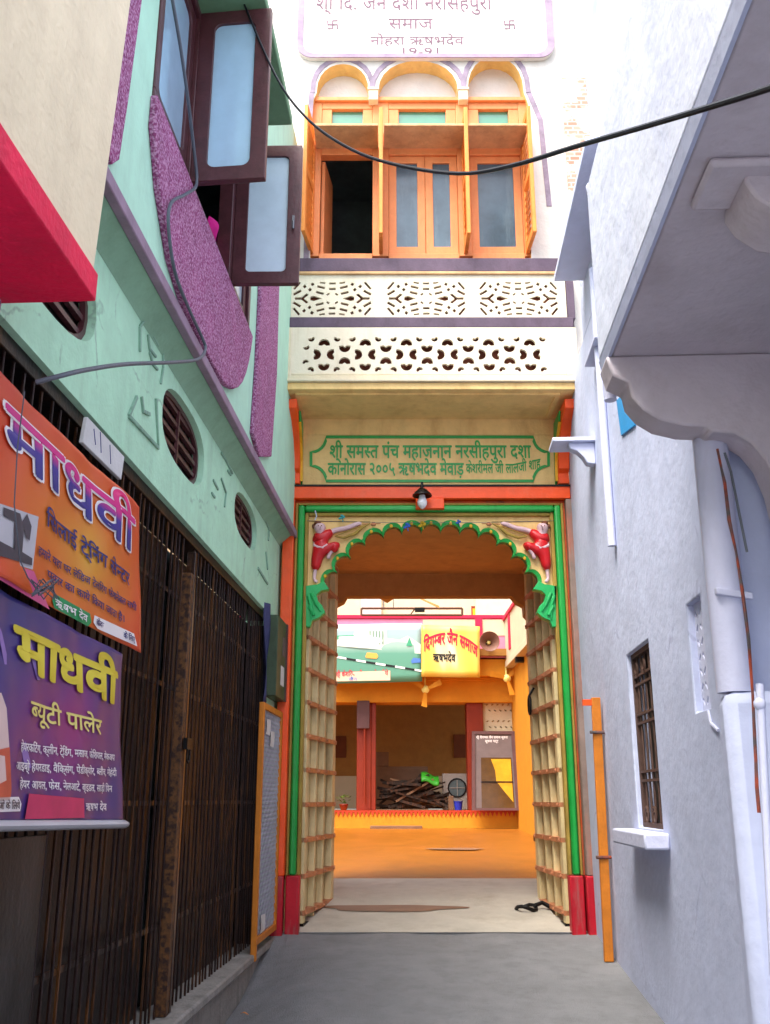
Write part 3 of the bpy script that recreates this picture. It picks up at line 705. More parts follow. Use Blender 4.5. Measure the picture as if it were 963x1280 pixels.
# orange frame and stepped mouldings
mb = MB(); mb.box(G0, -.925, -.826, 0, .13, .44, 3.68); mb.build('orange_jamb', orange, tb, bevel=.006)
mb = MB(); mb.box(G0, 1.655, 1.715, 0, .11, .44, 3.68); mb.build('worn_jamb', greyworn, tb, bevel=.008)
mb = MB(); mb.box(G0, -.935, 1.70, 0, .115, 3.682, 3.80); ob_ = mb.build('beam', orange, tb, bevel=.006)
mb = MB(); mb.box(G0, .28, .54, .02, .13, 3.58, 3.681); mb.build('beam_block', orange, tb, bevel=.006)
mb = MB(); mb.box(G0, -.94, 1.71, 0, .125, 3.795, 3.812); mb.build('beam_lip', iron, tb)
def moulding(name, mat, wdt, off, n1, bev, top):
    mb = MB(); x0, x1 = OP0 - off, OP1 + off
    mb.box(G0, x0 - wdt, x0, -.02, n1, .44, top + wdt); mb.box(G0, x1, x1 + wdt, -.02, n1, .44, top + wdt); mb.box(G0, x0, x1, -.02, n1, top, top + wdt)
    return mb.build(name, mat, tb, bevel=bev)
moulding('inner_moulding', olive, .033, 0., .045, .008, 3.535)
moulding('green_moulding', green, .06, .035, .08, .018, 3.57)
moulding('outer_moulding', olive, .022, .097, .065, .006, 3.632)
moulding('outer_moulding', orangedk, .018, .121, .05, .004, 3.656)
for a, b, n in ((-.93, -.83, .14), (-.815, -.70, .095), (1.515, 1.63, .095), (1.645, 1.72, .12)):
    mb = MB(); mb.box(G0, a, b, -.02, n, -.06, .438); mb.build('base_block', redbase, tb, bevel=.01)
# scalloped arch panel
def gp_(u, v): p = at(u, v, 8.48); return (p.x, p.z)
tips = [(411, 737), (422, 716), (439, 698), (457, 681), (480, 672), (503, 667), (527, 666)]
def lobes(tp):
    out = []
    for i in range(len(tp) - 1):
        a, b = Vector(tp[i]), Vector(tp[i + 1]); d = b - a; nrm = Vector((d.y, -d.x)).normalized(); hgt = d.length * .46
        for j in range(9):
            t = math.pi * j / 8
            out.append(a + d * (.5 - .5 * math.cos(t)) + nrm * hgt * math.sin(t))
    return [tuple(q) for q in out]
allt = tips + [(1078 - u, v) for u, v in reversed(tips)]
path = [gp_(*q) for q in lobes(allt)]
legL = [(383, 784), (388, 783), (391, 776), (398, 773), (406, 766), (402, 757), (397, 752), (395, 744), (401, 739)]
legR = [(1078 - u, v) for u, v in reversed(legL)]
inner = [gp_(*q) for q in legL] + path + [gp_(*q) for q in legR]
zb = inner[0][1]
mb = MB(); mb.prism(G0, [(OP0 - .01, zb)] + inner + [(OP1 + .01, zb), (OP1 + .01, 3.54), (OP0 - .01, 3.54)], -.06, .008)
mb.build('arch_panel', creamtan, tb)
def lobes2(tp):
    out = []
    for i in range(len(tp) - 1):
        a, b = Vector(tp[i]), Vector(tp[i + 1]); d = b - a; nrm = Vector((d.y, -d.x)).normalized()
        for j in range(9):
            t = math.pi * j / 8; out.append(a + d * (.5 - .5 * math.cos(t)) + nrm * (7.5 + d.length * .34 * math.sin(t)))
    return [tuple(q) for q in out]
opath = [gp_(*q) for q in lobes2(allt)]
mb = MB()
for i in range(len(path) - 1):
    q4 = [path[i], path[i + 1], opath[i + 1], opath[i]]
    mb.hexa([G0(a, -.055, c) for a, c in q4], [G0(q4[0][0], .028, q4[0][1]), G0(q4[1][0], .028, q4[1][1]), G0(q4[2][0], .04, q4[2][1]), G0(q4[3][0], .04, q4[3][1])])
mb.build('scalloped_edge', green, tb)
for i in range(0, len(path) - 9, 9):
    q = path[i + 4]; c = G0(q[0], .034, q[1] + .006); mb = MB(); mb.ball(c, .015, .012, .019, 8); mb.build('gold_boss', goldp, tb)
for sgn in (0, 1):
    lf = [(382, 733), (383, 784), (388, 784), (391, 776), (399, 773), (407, 766), (403, 757), (398, 752), (396, 744), (402, 739), (412, 737), (405, 727), (397, 731)]
    if sgn: lf = [(1078 - u, v) for u, v in lf]
    mb = MB(); mb.prism(G0, [gp_(*q) for q in lf], -.05, .045)
    for ln in ([(386, 745), (390, 760), (389, 775)], [(390, 742), (396, 756), (401, 765)], [(387, 758), (393, 770)]):
        pts = [gp_(*(q if not sgn else (1078 - q[0], q[1]))) for q in ln]; mb.tube([G0(a, .05, c) for a, c in pts], [.02, .017, .008][:len(pts)], 6)
    mb.build('leaf_bracket', greenpale, tb, bevel=.008)
mb = MB()
for q in ([(383, 651), (463, 652)], [(615, 652), (695, 651)], [(384, 651), (384, 720)], [(694, 651), (694, 722)]): strip(mb, G0, [gp_(*a) for a in q], .008, .0, .014)
mb.build('panel_line', olive, tb)
# relief figures in the spandrels
def skin(name, nodes, edges, mat, parent, sub=1, yscale=1.0):
    base = Vector(parent.location) if not parent.parent else Vector(parent.parent.location) + Vector(parent.location)
    me = bpy.data.meshes.new(name); bm = bmesh.new(); ly = bm.verts.layers.skin.verify(); vs = []
    for i, (p, r) in enumerate(nodes):
        v = bm.verts.new(p - base); v[ly].radius = (r, r * yscale); v[ly].use_root = i == 0; vs.append(v)
    for a, b in edges: bm.edges.new((vs[a], vs[b]))
    bm.to_mesh(me); bm.free(); me.materials.append(mat)
    o = bpy.data.objects.new(name, me); COL.objects.link(o); o.parent = parent
    sk = o.modifiers.new('skin', 'SKIN'); sk.use_smooth_shade = True
    if sub: ss = o.modifiers.new('sub', 'SUBSURF'); ss.levels = sub; ss.render_levels = sub
    return o
def figure(mir):
    X = (lambda u: 1078 - u) if mir else (lambda u: u)
    def P(u, v, n=.04): q = gp_(X(u), v); return G0(q[0], n, q[1])
    body = [(P(402, 683), .030), (P(402, 674), .034), (P(401, 668, .05), .030), (P(400.5, 661, .06), .056), (P(408, 669), .024), (P(420, 663), .022), (P(433, 661), .020), (P(448, 655), .020), (P(453, 655), .012), (P(396, 673), .016), (P(393, 682), .014), (P(402, 686, .06), .012),
            (P(397, 690), .024), (P(396, 702), .020), (P(394, 716), .015), (P(393, 725), .014), (P(397, 729, .05), .016), (P(409, 688), .022), (P(423, 682, .07), .018), (P(413, 693, .06), .014), (P(410, 700, .05), .018), (P(400, 655, .06), .034)]
    ed = [(0, 1), (1, 2), (2, 3), (1, 4), (4, 5), (5, 6), (6, 7), (7, 8), (1, 9), (9, 10), (10, 11), (0, 12), (12, 13), (13, 14), (14, 15), (15, 16), (0, 17), (17, 18), (18, 19), (19, 20), (3, 21)]
    body = [(p, r * 1.2) for p, r in body]
    o = skin('relief_figure', body, ed, skinp, tb)
    cl = [(P(402, 684), .052), (P(402, 674), .062), (P(408, 669), .036), (P(417, 664), .032), (P(396, 673), .036), (P(393, 680), .03), (P(397, 690), .048), (P(396, 702), .042), (P(394.5, 715), .034), (P(409, 688), .044), (P(423, 682, .07), .038), (P(415, 691, .06), .03)]
    cl = [(p, r * 1.3) for p, r in cl]
    skin('red_tunic', cl, [(0, 1), (1, 2), (2, 3), (1, 4), (4, 5), (0, 6), (6, 7), (7, 8), (0, 9), (9, 10), (10, 11)], red, o)
    mb = MB()
    mb.tube([P(393, 683, .075), P(398, 686, .088), (P(404, 687, .09)), P(410, 683, .08)], .014, 7)
    mb.build('waist_sash', skinp, o)
    mb = MB(); mb.ball(P(397.5, 655.5, .05), .034, .035, .026); mb.ball(P(392.5, 659, .05), .016, .02, .024); mb.build('hair', hairp, o)
    mb = MB()
    for u in (399, 403): mb.ball(P(u, 660.5, .112), .006, .005, .006, 6)
    mb.ball(P(401.2, 664.5, .108), .009, .005, .004, 6); mb.ball(P(401.4, 662.4, .114), .004, .006, .008, 6); mb.build('face_paint', hairp, o)
    mb = MB(); mb.tube([P(419, 671), P(430, 673), P(444, 668), P(453, 660), P(463, 655)], [.006, .013, .016, .012, .006], 7); mb.tube([P(419, 671), P(440, 663), P(463, 655)], .004, 6); mb.build('bow', olive, o)
    mb = MB(); mb.ball(P(467, 656), .026, .016, .018); mb.tube([P(453, 656), P(476, 655)], .005, 6); mb.build('arrow_head', dooredge, o)
figure(False); figure(True)
# name board
bx = lambda u, v: (lambda p: (p.x, p.z))(at(u, v, 8.49))
def board_path(du):
    o = [(411 - du * .5, 547 - du), (667 + du * .5, 547 - du)]
    for i in range(7): t = i / 6 * math.pi / 2; o.append((667 + du * .5 + 17 * math.sin(t) * 1 , 547 - du + 16 * (1 - math.cos(t))))
    o += [(684 + du, 564), (684 + du, 584)]
    for i in range(7): t = i / 6 * math.pi / 2; o.append((684 + du - 17 * (1 - math.cos(t)) , 584 + (16 + du) * math.sin(t)))
    o += [(411 - du * .5, 600 + du)]
    for i in range(7): t = i / 6 * math.pi / 2; o.append((411 - du * .5 - 17 * math.sin(t), 600 + du - 16 * (1 - math.cos(t))))
    o += [(391 - du, 584), (391 - du, 564)]
    for i in range(6): t = i / 6 * math.pi / 2; o.append((391 - du + 17 * (1 - math.cos(t)), 564 - (16 + du) * math.sin(t)))
    return o
def concave(u0, u1, v0, v1, r):
    o = []
    for cx, cy, a0 in ((u0, v0, 90), (u1, v0, 180), (u1, v1, 270), (u0, v1, 0)):
        for i in range(7):
            a = R(a0 - 90 * i / 6) if False else R(a0 - 90 * i / 6)
            o.append((cx + r * math.cos(a), cy + r * math.sin(a)))
    return o
cb = concave(389, 686, 546, 601, 19)
mb = MB(); strip(mb, G0, [bx(*q) for q in cb], .026, .0, .010, closed=True)
nb = mb.build('name_board', green, tb)
lettering('lettering', 'श्री समस्त पंच महाजनान नरसीहपुरा दशा', G0, bx(412, 571)[0], bx(412, 572)[1], .125, .006, green, nb, .022, bx(664, 571)[0] - bx(412, 571)[0], 'l')
lettering('lettering', 'कानोरास २००५ ऋषभदेव मेवाड़', G0, bx(410, 592)[0], bx(410, 593)[1], .115, .006, green, nb, .022, bx(579, 571)[0] - bx(410, 571)[0], 'l')
lettering('lettering', 'केशरीमल जी लालजी शाह', G0, bx(583, 592)[0], bx(583, 591)[1], .09, .006, green, nb, .02, bx(676, 571)[0] - bx(583, 571)[0], 'l', 0, lambda a, c: (a, c + .05 * max(0, a - 1.2) / .25))
mb = MB(); strip(mb, G0, [(-.96, 4.355), (1.70, 4.355)], .02, -.001, .012); mb.build('string_course', creamtan, tb)
# side brackets under the balcony
for x0, x1, sgn in ((-.90, -.785, 1), (1.60, 1.70, -1)):
    BF = Frame(((x0 + x1) / 2, 8.5), (0, -1), (sgn, 0)); hw = (x1 - x0) / 2
    prof = [(0, 3.815), (.10, 3.83), (.10, 3.93), (.15, 3.96), (.17, 4.06), (.26, 4.2), (.42, 4.32), (.58, 4.38), (.60, 4.46), (0, 4.46)]
    mb = MB(); mb.prism(BF, prof, -hw, hw); br = mb.build('balcony_bracket', orange, tb, bevel=.006)
    lf = [(.015, 3.84), (.07, 3.9), (.085, 4.05), (.18, 4.22), (.36, 4.345), (.40, 4.43), (.10, 4.42), (.03, 4.2)]
    mb = MB(); mb.prism(BF, lf, hw, hw + .018); mb.build('painted_leaf', green, br, bevel=.006)
    mb = MB(); strip(mb, BF, [(.075, 3.86), (.095, 4.05), (.19, 4.20), (.37, 4.325)], .02, hw, hw + .024); mb.build('yellow_line', goldp, br)
# balcony
GB = G(7.8)
mb = MB(); mb.box(GB, -.965, 1.715, -.699, -.0, 4.505, 4.57); mb.build('balcony_slab', creamtan, tb, bevel=.006)
mb = MB(); mb.box(GB, -.985, 1.735, -.4, .03, 4.571, 4.605); mb.box(GB, -.975, 1.725, -.4, .015, 4.606, 4.635); mb.build('base_moulding', cream, tb, bevel=.006)
mb = MB()
for q in ([(-.8, 0), (1.55, 0)],): pass
for (x0, x1, n0, n1) in ((-.80, 1.56, -.12, -.08), (-.80, -.76, -.62, -.12), (1.52, 1.56, -.62, -.12)): mb.box(GB, x0, x1, n0, n1, 4.488, 4.5049)
mb.build('soffit_rib', creamtan, tb)
jx = lambda u: at(u, 440, 7.8).x
jz = lambda v: at(536, v, 7.8).z
def halfmoon(cx, cz, ang, r, k=9, notch=.35):
    o = [(r * math.cos(R(-14 + 208 * i / k)), r * math.sin(R(-14 + 208 * i / k)) - .05 * r) for i in range(k + 1)]
    o += [(-r * .38, -.36 * r), (0, -.42 * r + notch * r), (r * .38, -.36 * r)]
    a = R(ang); return [(cx + x * math.cos(a) - z * math.sin(a), cz + x * math.sin(a) + z * math.cos(a)) for x, z in o]
holes = []
kx, kz = .00126, .00133
zc = jz(443); rows = 5
xl, xr = jx(380) + .01, jx(694) - .01
per = .368; x_first = jx(405.3)
rM = .052
def addh(x, z, ang, r=rM):
    h = halfmoon(x, z, ang, r)
    if min(p[0] for p in h) > xl - .03 and max(p[0] for p in h) < xr + .015: holes.append(h)
i = -1
while x_first + i * per < xr + .3:
    A = x_first + i * per; B = A + per / 2
    addh(A, zc + 78 * kz, 0); addh(A, zc - 82 * kz, 180); addh(A - 60 * kx, zc, -90); addh(A + 58 * kx, zc, 90)
    addh(B, zc + 53 * kz, 180); addh(B, zc - 57 * kz, 0)
    for sx in (-1, 1):
        addh(A + sx * 92 * kx, zc + 116 * kz, sx * 160, .03); addh(A + sx * 92 * kx, zc - 112 * kz, sx * 25, .03)
    i += 1
addh(xl + .012, zc + 53 * kz, 200, .028); addh(xl + .008, zc - 57 * kz, 20, .028); addh(xr - .012, zc + 53 * kz, 160, .028); addh(xr - .012, zc - 57 * kz, -20, .028)
mb = MB(); mb.prism(GB, rect(-.965, 1.715, 4.636, 5.11), -.03, 0, holes=holes, mhole=0)
mb.build('pierced_parapet', jaliw, tb)
mb = MB(); mb.box(GB, -.965, -.84, 0, .014, 4.636, 5.10); mb.box(GB, 1.605, 1.715, 0, .014, 4.636, 5.10); mb.box(GB, -.83, 1.6, -.001, .006, 4.64, 4.66); mb.build('parapet_post', cream, tb, bevel=.006)
mb = MB(); mb.box(GB, 1.655, 1.715, -.7, -.061, 4.636, 5.11); mb.box(GB, -.965, -.905, -.7, -.061, 4.636, 5.11); mb.build('parapet_return', cream, tb)
redback = M('red_brown_inner_wall', (124, 66, 46), var=.35, scale=7)
mb = MB(); mb.box(GB, -.9, 1.65, -.14, -.1, 4.571, 5.7); mb.build('inner_wall', redback, tb)
mb = MB(); mb.box(GB, -.86, 1.70, -.35, .0, 5.112, 5.215); mb.build('maroon_band', maroon, tb, bevel=.006)
mb = MB(); mb.box(GB, -.975, -.862, -.35, -.02, 5.112, 5.72); mb.build('maroon_post', maroon, tb, bevel=.006)
mb = MB(); mb.box(GB, 1.66, 1.73, -.35, -.035, 5.216, 5.72); mb.build('maroon_post', maroon, tb, bevel=.006)
# upper pierced screen: three openings of fanned slots
def slot(cx, cz, ln, wd, ang):
    a = R(ang); o = []
    for x, z in ((-ln / 2, -wd / 2), (ln / 2, -wd / 2), (ln / 2, wd / 2), (-ln / 2, wd / 2)): o.append((cx + x * math.cos(a) - z * math.sin(a), cz + x * math.sin(a) + z * math.cos(a)))
    return o
hol = []; q = .0015
zc2 = at(536, 373, 7.85).z
for uc in (415.5, 533, 648.5):
    xc = at(uc, 373, 7.85).x
    def ad(poly): hol.append([(xc + a * q, zc2 + b * q * 1.06) for a, b in poly])
    for sz in (1, -1):
        ad(slot(0, sz * 62, 40, 15, 0)); ad(slot(0, sz * 97, 40, 13, 0))
        for sx in (1, -1):
            f = sx * sz
            ad(slot(sx * 26, sz * 27, 20, 11, -f * 35)); ad(slot(sx * 76, sz * 36, 48, 15, -f * -14)); ad(slot(sx * 70, sz * 73, 48, 15, f * 14)); ad(slot(sx * 60, sz * 101, 34, 11, f * 8))
            ad(slot(sx * 122, sz * 92, 19, 18, f * 60)); ad(slot(sx * 137, sz * 57, 19, 18, f * 50)); ad(slot(sx * 170, sz * 78, 20, 18, f * 50))
            ad(slot(sx * 214, sz * 38, 52, 16, -f * 30)); ad(slot(sx * 216, sz * 83, 58, 14, -f * 50))
    for sx in (1, -1):
        ad([(sx * 62, 0), (sx * 112, -17), (sx * 134, -11), (sx * 134, 11), (sx * 112, 17)]); ad([(sx * a, b) for a, b in ((228, -8), (188, -8), (158, -33), (143, -24), (172, 0), (143, 24), (158, 33), (188, 8), (228, 8))])
GU = G(7.85)
zt = at(536, 344, 7.85).z
mb = MB(); mb.prism(GU, rect(-.86, 1.655, 5.2155, zt), -.022, 0, holes=hol); mb.build('pierced_screen', jaliw, tb)
mb = MB(); mb.box(GU, -.86, 1.66, -.3, .022, zt + .001, zt + .03); mb.build('screen_cornice', shelf, tb, bevel=.006)
zb2 = at(536, 326, 7.9).z
mb = MB(); mb.box(GU, -.87, 1.67, -.3, .0, zt + .041, zb2); mb.build('maroon_sill', maroon, tb, bevel=.006)
# upper wall with the three-arched window recess
YW = 8.0; GW = G(YW)
wx = lambda u, v=200: at(u, v, YW).x
wz = lambda v: at(530, v, YW).z
def arc(u0, u1, vs, va, k=12):
    x0, x1, z0, z1 = at(u0, vs, YW).x, at(u1, vs, YW).x, wz(vs), wz(va)
    return [((x0 + x1) / 2 - (x1 - x0) / 2 * math.cos(math.pi * i / k), z0 + (z1 - z0) * math.sin(math.pi * i / k) ** .8) for i in range(k + 1)]
arcs = [arc(396, 461, 116, 80), arc(473, 573, 116, 76), arc(585, 655, 116, 71)]
h = [(wx(388, 320), zb2 + .002), (wx(388, 200), wz(130))]
for i, a in enumerate(arcs):
    if i: h += [(arcs[i - 1][-1][0], wz(112)), (a[0][0], wz(112))]
    h += a
h += [(wx(664, 200), wz(130)), (wx(664, 320), zb2 + .002)]
hh = [q for i, q in enumerate(h) if i == 0 or (abs(q[0] - h[i - 1][0]) + abs(q[1] - h[i - 1][1])) > 1e-4]
mb = MB()
mb.prism(GW, [(-1.6, zb2)] + [(hh[0][0], zb2)] + hh[1:-1] + [(hh[-1][0], zb2), (2.6, zb2), (2.6, 11), (-1.6, 11)], -.17, 0, m=0, mside=1)
mb.box(GW, -1.6, 2.6, -.36, -.171, wz(127), 11, m=0)
mb.box(GW, -1.6, -.99, -.3, -.0, 3.9, zb2 - .001); mb.box(GW, 1.75, 2.6, -.3, -.0, 3.9, zb2 - .001)
mb.build('upper_wall', [white, ochre], tb)
for u0, u1 in ((461, 473), (573, 585)):
    mb = MB(); mb.box(GW, wx(u0, 112), wx(u1, 112), -.165, .02, wz(126), wz(112) - .001); mb.box(GW, wx(u0, 112) - .01, wx(u1, 112) + .01, -.165, .03, wz(114), wz(111)); mb.build('arch_capital', cream, tb, bevel=.006)
mb = MB()
for i, a in enumerate(arcs):
    c = ((a[0][0] + a[-1][0]) / 2, a[0][1]); o2 = [(c[0] + (x - c[0]) * 1.16, c[1] + (z - c[1]) * 1.16) for x, z in a]
    strip(mb, GW, o2, .05, .0, .008 + .001 * i)
lx, rx = arcs[0][0][0] - .05, arcs[2][-1][0] + .05
strip(mb, GW, [(lx, arcs[0][0][1] - .002), (lx - .015, wz(160)), (lx - .01, zb2 + .06)], .05, 0, .007); strip(mb, GW, [(rx, arcs[2][0][1] - .002), (rx + .10, wz(150)), (rx + .14, wz(258))], .05, 0, .007)
mb.build('painted_outline', M('mauve_outline', (146, 130, 146), var=.35, scale=8), tb)
# the window
YF = 8.06; GF = G(YF)
fx = lambda u, v=220: at(u, v, YF).x
fz = lambda v: at(530, v, YF).z
sillz, headz, topz = fz(320), fz(191), fz(128)
wd_ = thing  # (window parts follow)
win = MB()
x = [fx(388), fx(401), fx(466), fx(486), fx(572), fx(588), fx(652), fx(664)]
for a, b in ((0, 1), (2, 3), (4, 5), (6, 7)): win.box(GF, x[a], x[b], -.1, 0, sillz, topz)
for a, b in ((1, 2), (3, 4), (5, 6)):
    win.box(GF, x[a], x[b], -.1, .0, zb2 + .005, sillz - .001 + .03); win.box(GF, x[a], x[b], -.1, -.004, headz - .02, headz + .10); win.box(GF, x[a], x[b], -.1, -.004, topz - .075, topz - .002)
    win.box(GF, x[a], x[a] + .1, -.098, -.01, headz + .1, topz - .075); win.box(GF, x[b] - .1, x[b], -.098, -.01, headz + .1, topz - .075)
win.box(GF, x[0] - .02, x[7] + .02, -.1, .03, topz, topz + .045)
wo = win.build('window', winorange, tb, bevel=.005)
def pane(name, x0, x1, z0, z1, n, mat):
    mb = MB(); mb.box(GF, x0, x1, n - .008, n, z0, z1); return mb.build(name, mat, wo)
for a, b in ((1, 2), (3, 4), (5, 6)): pane('fanlight', x[a] + .1, x[b] - .1, headz + .1, topz - .075, -.05, greenglass)
def leaf(x0, x1, gl, wdt=.075):
    mb = MB(); mb.prism(GF, rect(x0, x1, sillz + .03, headz - .021), -.075, -.03, holes=[rect(x0 + wdt, x1 - wdt, sillz + .03 + wdt * 1.2, headz - .021 - wdt)])
    mb.build('casement', winorange, wo, bevel=.005); pane('pane', x0 + wdt, x1 - wdt, sillz + .03 + wdt * 1.2, headz - .021 - wdt, -.05, gl)
xm = (x[3] + x[4]) / 2 + .02
leaf(x[3] + .001, xm - .001, blueglass); leaf(xm + .001, x[4] - .001, blueglass); leaf(x[5] + .001, x[6] - .001, blueglass)
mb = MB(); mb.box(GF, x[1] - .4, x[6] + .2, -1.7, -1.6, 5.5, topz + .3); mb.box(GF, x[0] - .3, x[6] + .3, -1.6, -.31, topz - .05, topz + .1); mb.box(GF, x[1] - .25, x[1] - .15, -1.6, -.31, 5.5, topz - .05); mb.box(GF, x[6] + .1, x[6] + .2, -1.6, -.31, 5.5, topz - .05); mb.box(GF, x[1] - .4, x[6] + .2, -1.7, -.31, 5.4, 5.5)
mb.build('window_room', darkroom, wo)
mb = MB(); mb.hexa([GF(x[1] + .005, -.1, sillz + .03), GF(x[1] + .035, -.1, sillz + .03), GF(x[1] + .09, -.5, sillz + .03), GF(x[1] + .06, -.5, sillz + .03)],
                   [GF(x[1] + .005, -.1, headz - .03), GF(x[1] + .035, -.1, headz - .03), GF(x[1] + .09, -.5, headz - .03), GF(x[1] + .06, -.5, headz - .03)])
mb.build('casement', winorange, wo)
# sun shade boards
tanv = math.tan(PITCH - math.atan((157 - CY) / FP)); zs = fz(186); ysf = (zs - EYE) / tanv
for a, b in ((1, 2), (3, 4), (5, 6)):
    mb = MB(); mb.box(GF, x[a] - (.05 if a == 1 else .045), x[b] + (.055 if a != 5 else .03), .002, YF - ysf, zs, zs + .028); mb.build('shade_board', shelf, wo, bevel=.004)
# outer shutters, all standing open square to the wall
for xx, ang, dp in ((x[0] + .03, 7, .40), ((x[2] + x[3]) / 2 + .005, 0, .36), ((x[4] + x[5]) / 2 + .0, 0, .36), (x[7] - .07, -2, .38)):
    a = R(ang); F = Frame((xx, YF - .002), (-math.sin(a), -math.cos(a)), (math.cos(a), -math.sin(a)))
    z0, z1 = sillz + .02, fz(165)
    mb = MB()
    for qd in (rect(0, .06, z0, z1), rect(dp - .06, dp, z0, z1), rect(.06, dp - .06, z0, z0 + .08), rect(.06, dp - .06, z1 - .08, z1), rect(.06, dp - .06, (z0 + z1) / 2 - .04, (z0 + z1) / 2 + .04)): mb.prism(F, qd, -.018, .018)
    sh = mb.build('shutter', winorange2, wo, bevel=.004)
    mb = MB(); zz = z0 + .1; half = 0
    while zz < z1 - .12:
        if zz > (z0 + z1) / 2 and not half: half = 1; mb.build('louvre_panel', winorange2, sh); mb = MB()
        if abs(zz + .03 - (z0 + z1) / 2) > .08: mb.hexa([F(.061, -.016, zz), F(dp - .061, -.016, zz), F(dp - .061, -.01, zz), F(.061, -.01, zz)], [F(.061, .01, zz + .05), F(dp - .061, .01, zz + .05), F(dp - .061, .016, zz + .05), F(.061, .016, zz + .05)])
        zz += .075
    mb.build('louvre_panel', winorange2, sh)
# name panel on top
bz0 = wz(77)
mb = MB(); pl = rrect(wx(372, 60), wx(692, 60), bz0, bz0 + 1.75, .16); mb.prism(GW, pl, 0, .05); fadem = M('faded_mauve_outline', (158, 138, 158), var=.3, scale=8)
tp = mb.build('inscription_panel', white, tb, bevel=.006)
mb = MB(); inn = rrect(wx(372, 60) + .06, wx(692, 60) - .07, bz0 + .045, bz0 + 1.69, .13); mb.prism(GW, pl, .051, .062, holes=[inn]); mb.build('border', fadem, tp)
faint = M('faded_maroon_lettering', (122, 90, 106), var=.4, scale=30, bump=0)
wl_ = lambda u, v: (lambda p: (p.x, p.z))(at(u, v, YW - .05))
lettering('lettering', 'श्री दि. जैन दशा नरसिंहपुरा', GW, wl_(395, 10)[0], wl_(500, 12)[1], .16, .054, faint, tp, .0, wl_(615, 10)[0] - wl_(395, 10)[0], 'l')
lettering('lettering', 'समाज', GW, wl_(486, 36)[0], wl_(500, 36)[1], .13, .054, faint, tp, .0, wl_(541, 30)[0] - wl_(486, 30)[0], 'l')
lettering('lettering', 'नोहरा ऋषभदेव', GW, wl_(463, 56)[0], wl_(500, 56)[1], .10, .054, faint, tp, .0, wl_(580, 50)[0] - wl_(463, 50)[0], 'l')
lettering('lettering', '19-91', GW, wl_(499, 70)[0], wl_(500, 69)[1], .085, .054, faint, tp, .0, wl_(553, 70)[0] - wl_(499, 70)[0], 'l')
for u in (416, 637):
    c = wl_(u, 31); q = .05; mb = MB()
    for ln in ([(-q, q), (-q, 0), (q, 0), (q, -q)], [(-q, -q), (0, -q), (0, q), (q, q)]): strip(mb, GW, [(c[0] + a, c[1] + b) for a, b in ln], .014, .0505, .0545 + .0005 * (ln[0][1] > 0))
    mb.build('auspicious_mark', faint, tp)
# bare brickwork beside the panel
def brickmat():
    m = M('bare_brick', (200, 120, 96), var=.2); t = m.node_tree; b = t.nodes['Principled BSDF']; k = t.links.new
    tc = t.nodes.new('ShaderNodeTexCoord'); mp = t.nodes.new('ShaderNodeMapping'); mp.inputs['Rotation'].default_value = (R(90), 0, 0); k(tc.outputs['Object'], mp.inputs[0])
    br = t.nodes.new('ShaderNodeTexBrick'); br.inputs['Scale'].default_value = 5; br.inputs['Color1'].default_value = lin((184, 120, 100)); br.inputs['Color2'].default_value = lin((200, 150, 132)); br.inputs['Mortar'].default_value = lin((196, 182, 172)); br.inputs['Mortar Size'].default_value = .035
    k(mp.outputs[0], br.inputs['Vector'])
    n = t.nodes.new('ShaderNodeTexNoise'); n.inputs['Scale'].default_value = 3.5; n.inputs['Detail'].default_value = 6; k(tc.outputs['Object'], n.inputs['Vector'])
    cr = t.nodes.new('ShaderNodeValToRGB'); cr.color_ramp.elements[0].position = .48; cr.color_ramp.elements[1].position = .56; k(n.outputs[0], cr.inputs[0])
    mx = t.nodes.new('ShaderNodeMix'); mx.data_type = 'RGBA'; k(cr.outputs[0], mx.inputs[0]); k(br.outputs[0], mx.inputs[6]); mx.inputs[7].default_value = lin((226, 216, 204)); k(mx.outputs[2], b.inputs['Base Color'])
    return m
mb = MB(); mb.box(GW, wx(702, 110), 2.5, 0, .03, wz(300), wz(100)); mb.build('bare_brickwork', brickmat(), tb)
# passage behind the gate
mb = MB()
mb.box(G0, -.95, -.78, -2.75, -.161, -.1, 3.9); mb.box(G0, 1.76, 1.95, -2.75, -.161, -.1, 3.9); mb.box(G0, -.78, 1.76, -2.75, -.161, 3.6, 3.95)
mb.build('passage', bark, tb)
px11 = lambda u, v: (lambda p: (p.x, p.z))(at(u, v, 11.12))
op = [px11(u, v) for u, v in ((404, 800), (404, 791), (412, 788), (415, 776), (420, 770), (420, 757), (430, 752), (434, 745), (640, 745), (646, 752), (655, 757), (656, 768), (664, 776), (668, 788), (674, 791), (674, 800))]
GP = G(11.12)
mb = MB(); mb.prism(GP, [(-.78, op[0][1])] + [(max(a, -.779), c) for a, c in op] + [(1.76, op[-1][1]), (1.76, 3.6), (-.78, 3.6)], -.18, 0, mside=1)
mb.build('rear_lintel', [bark, ochwall], tb)
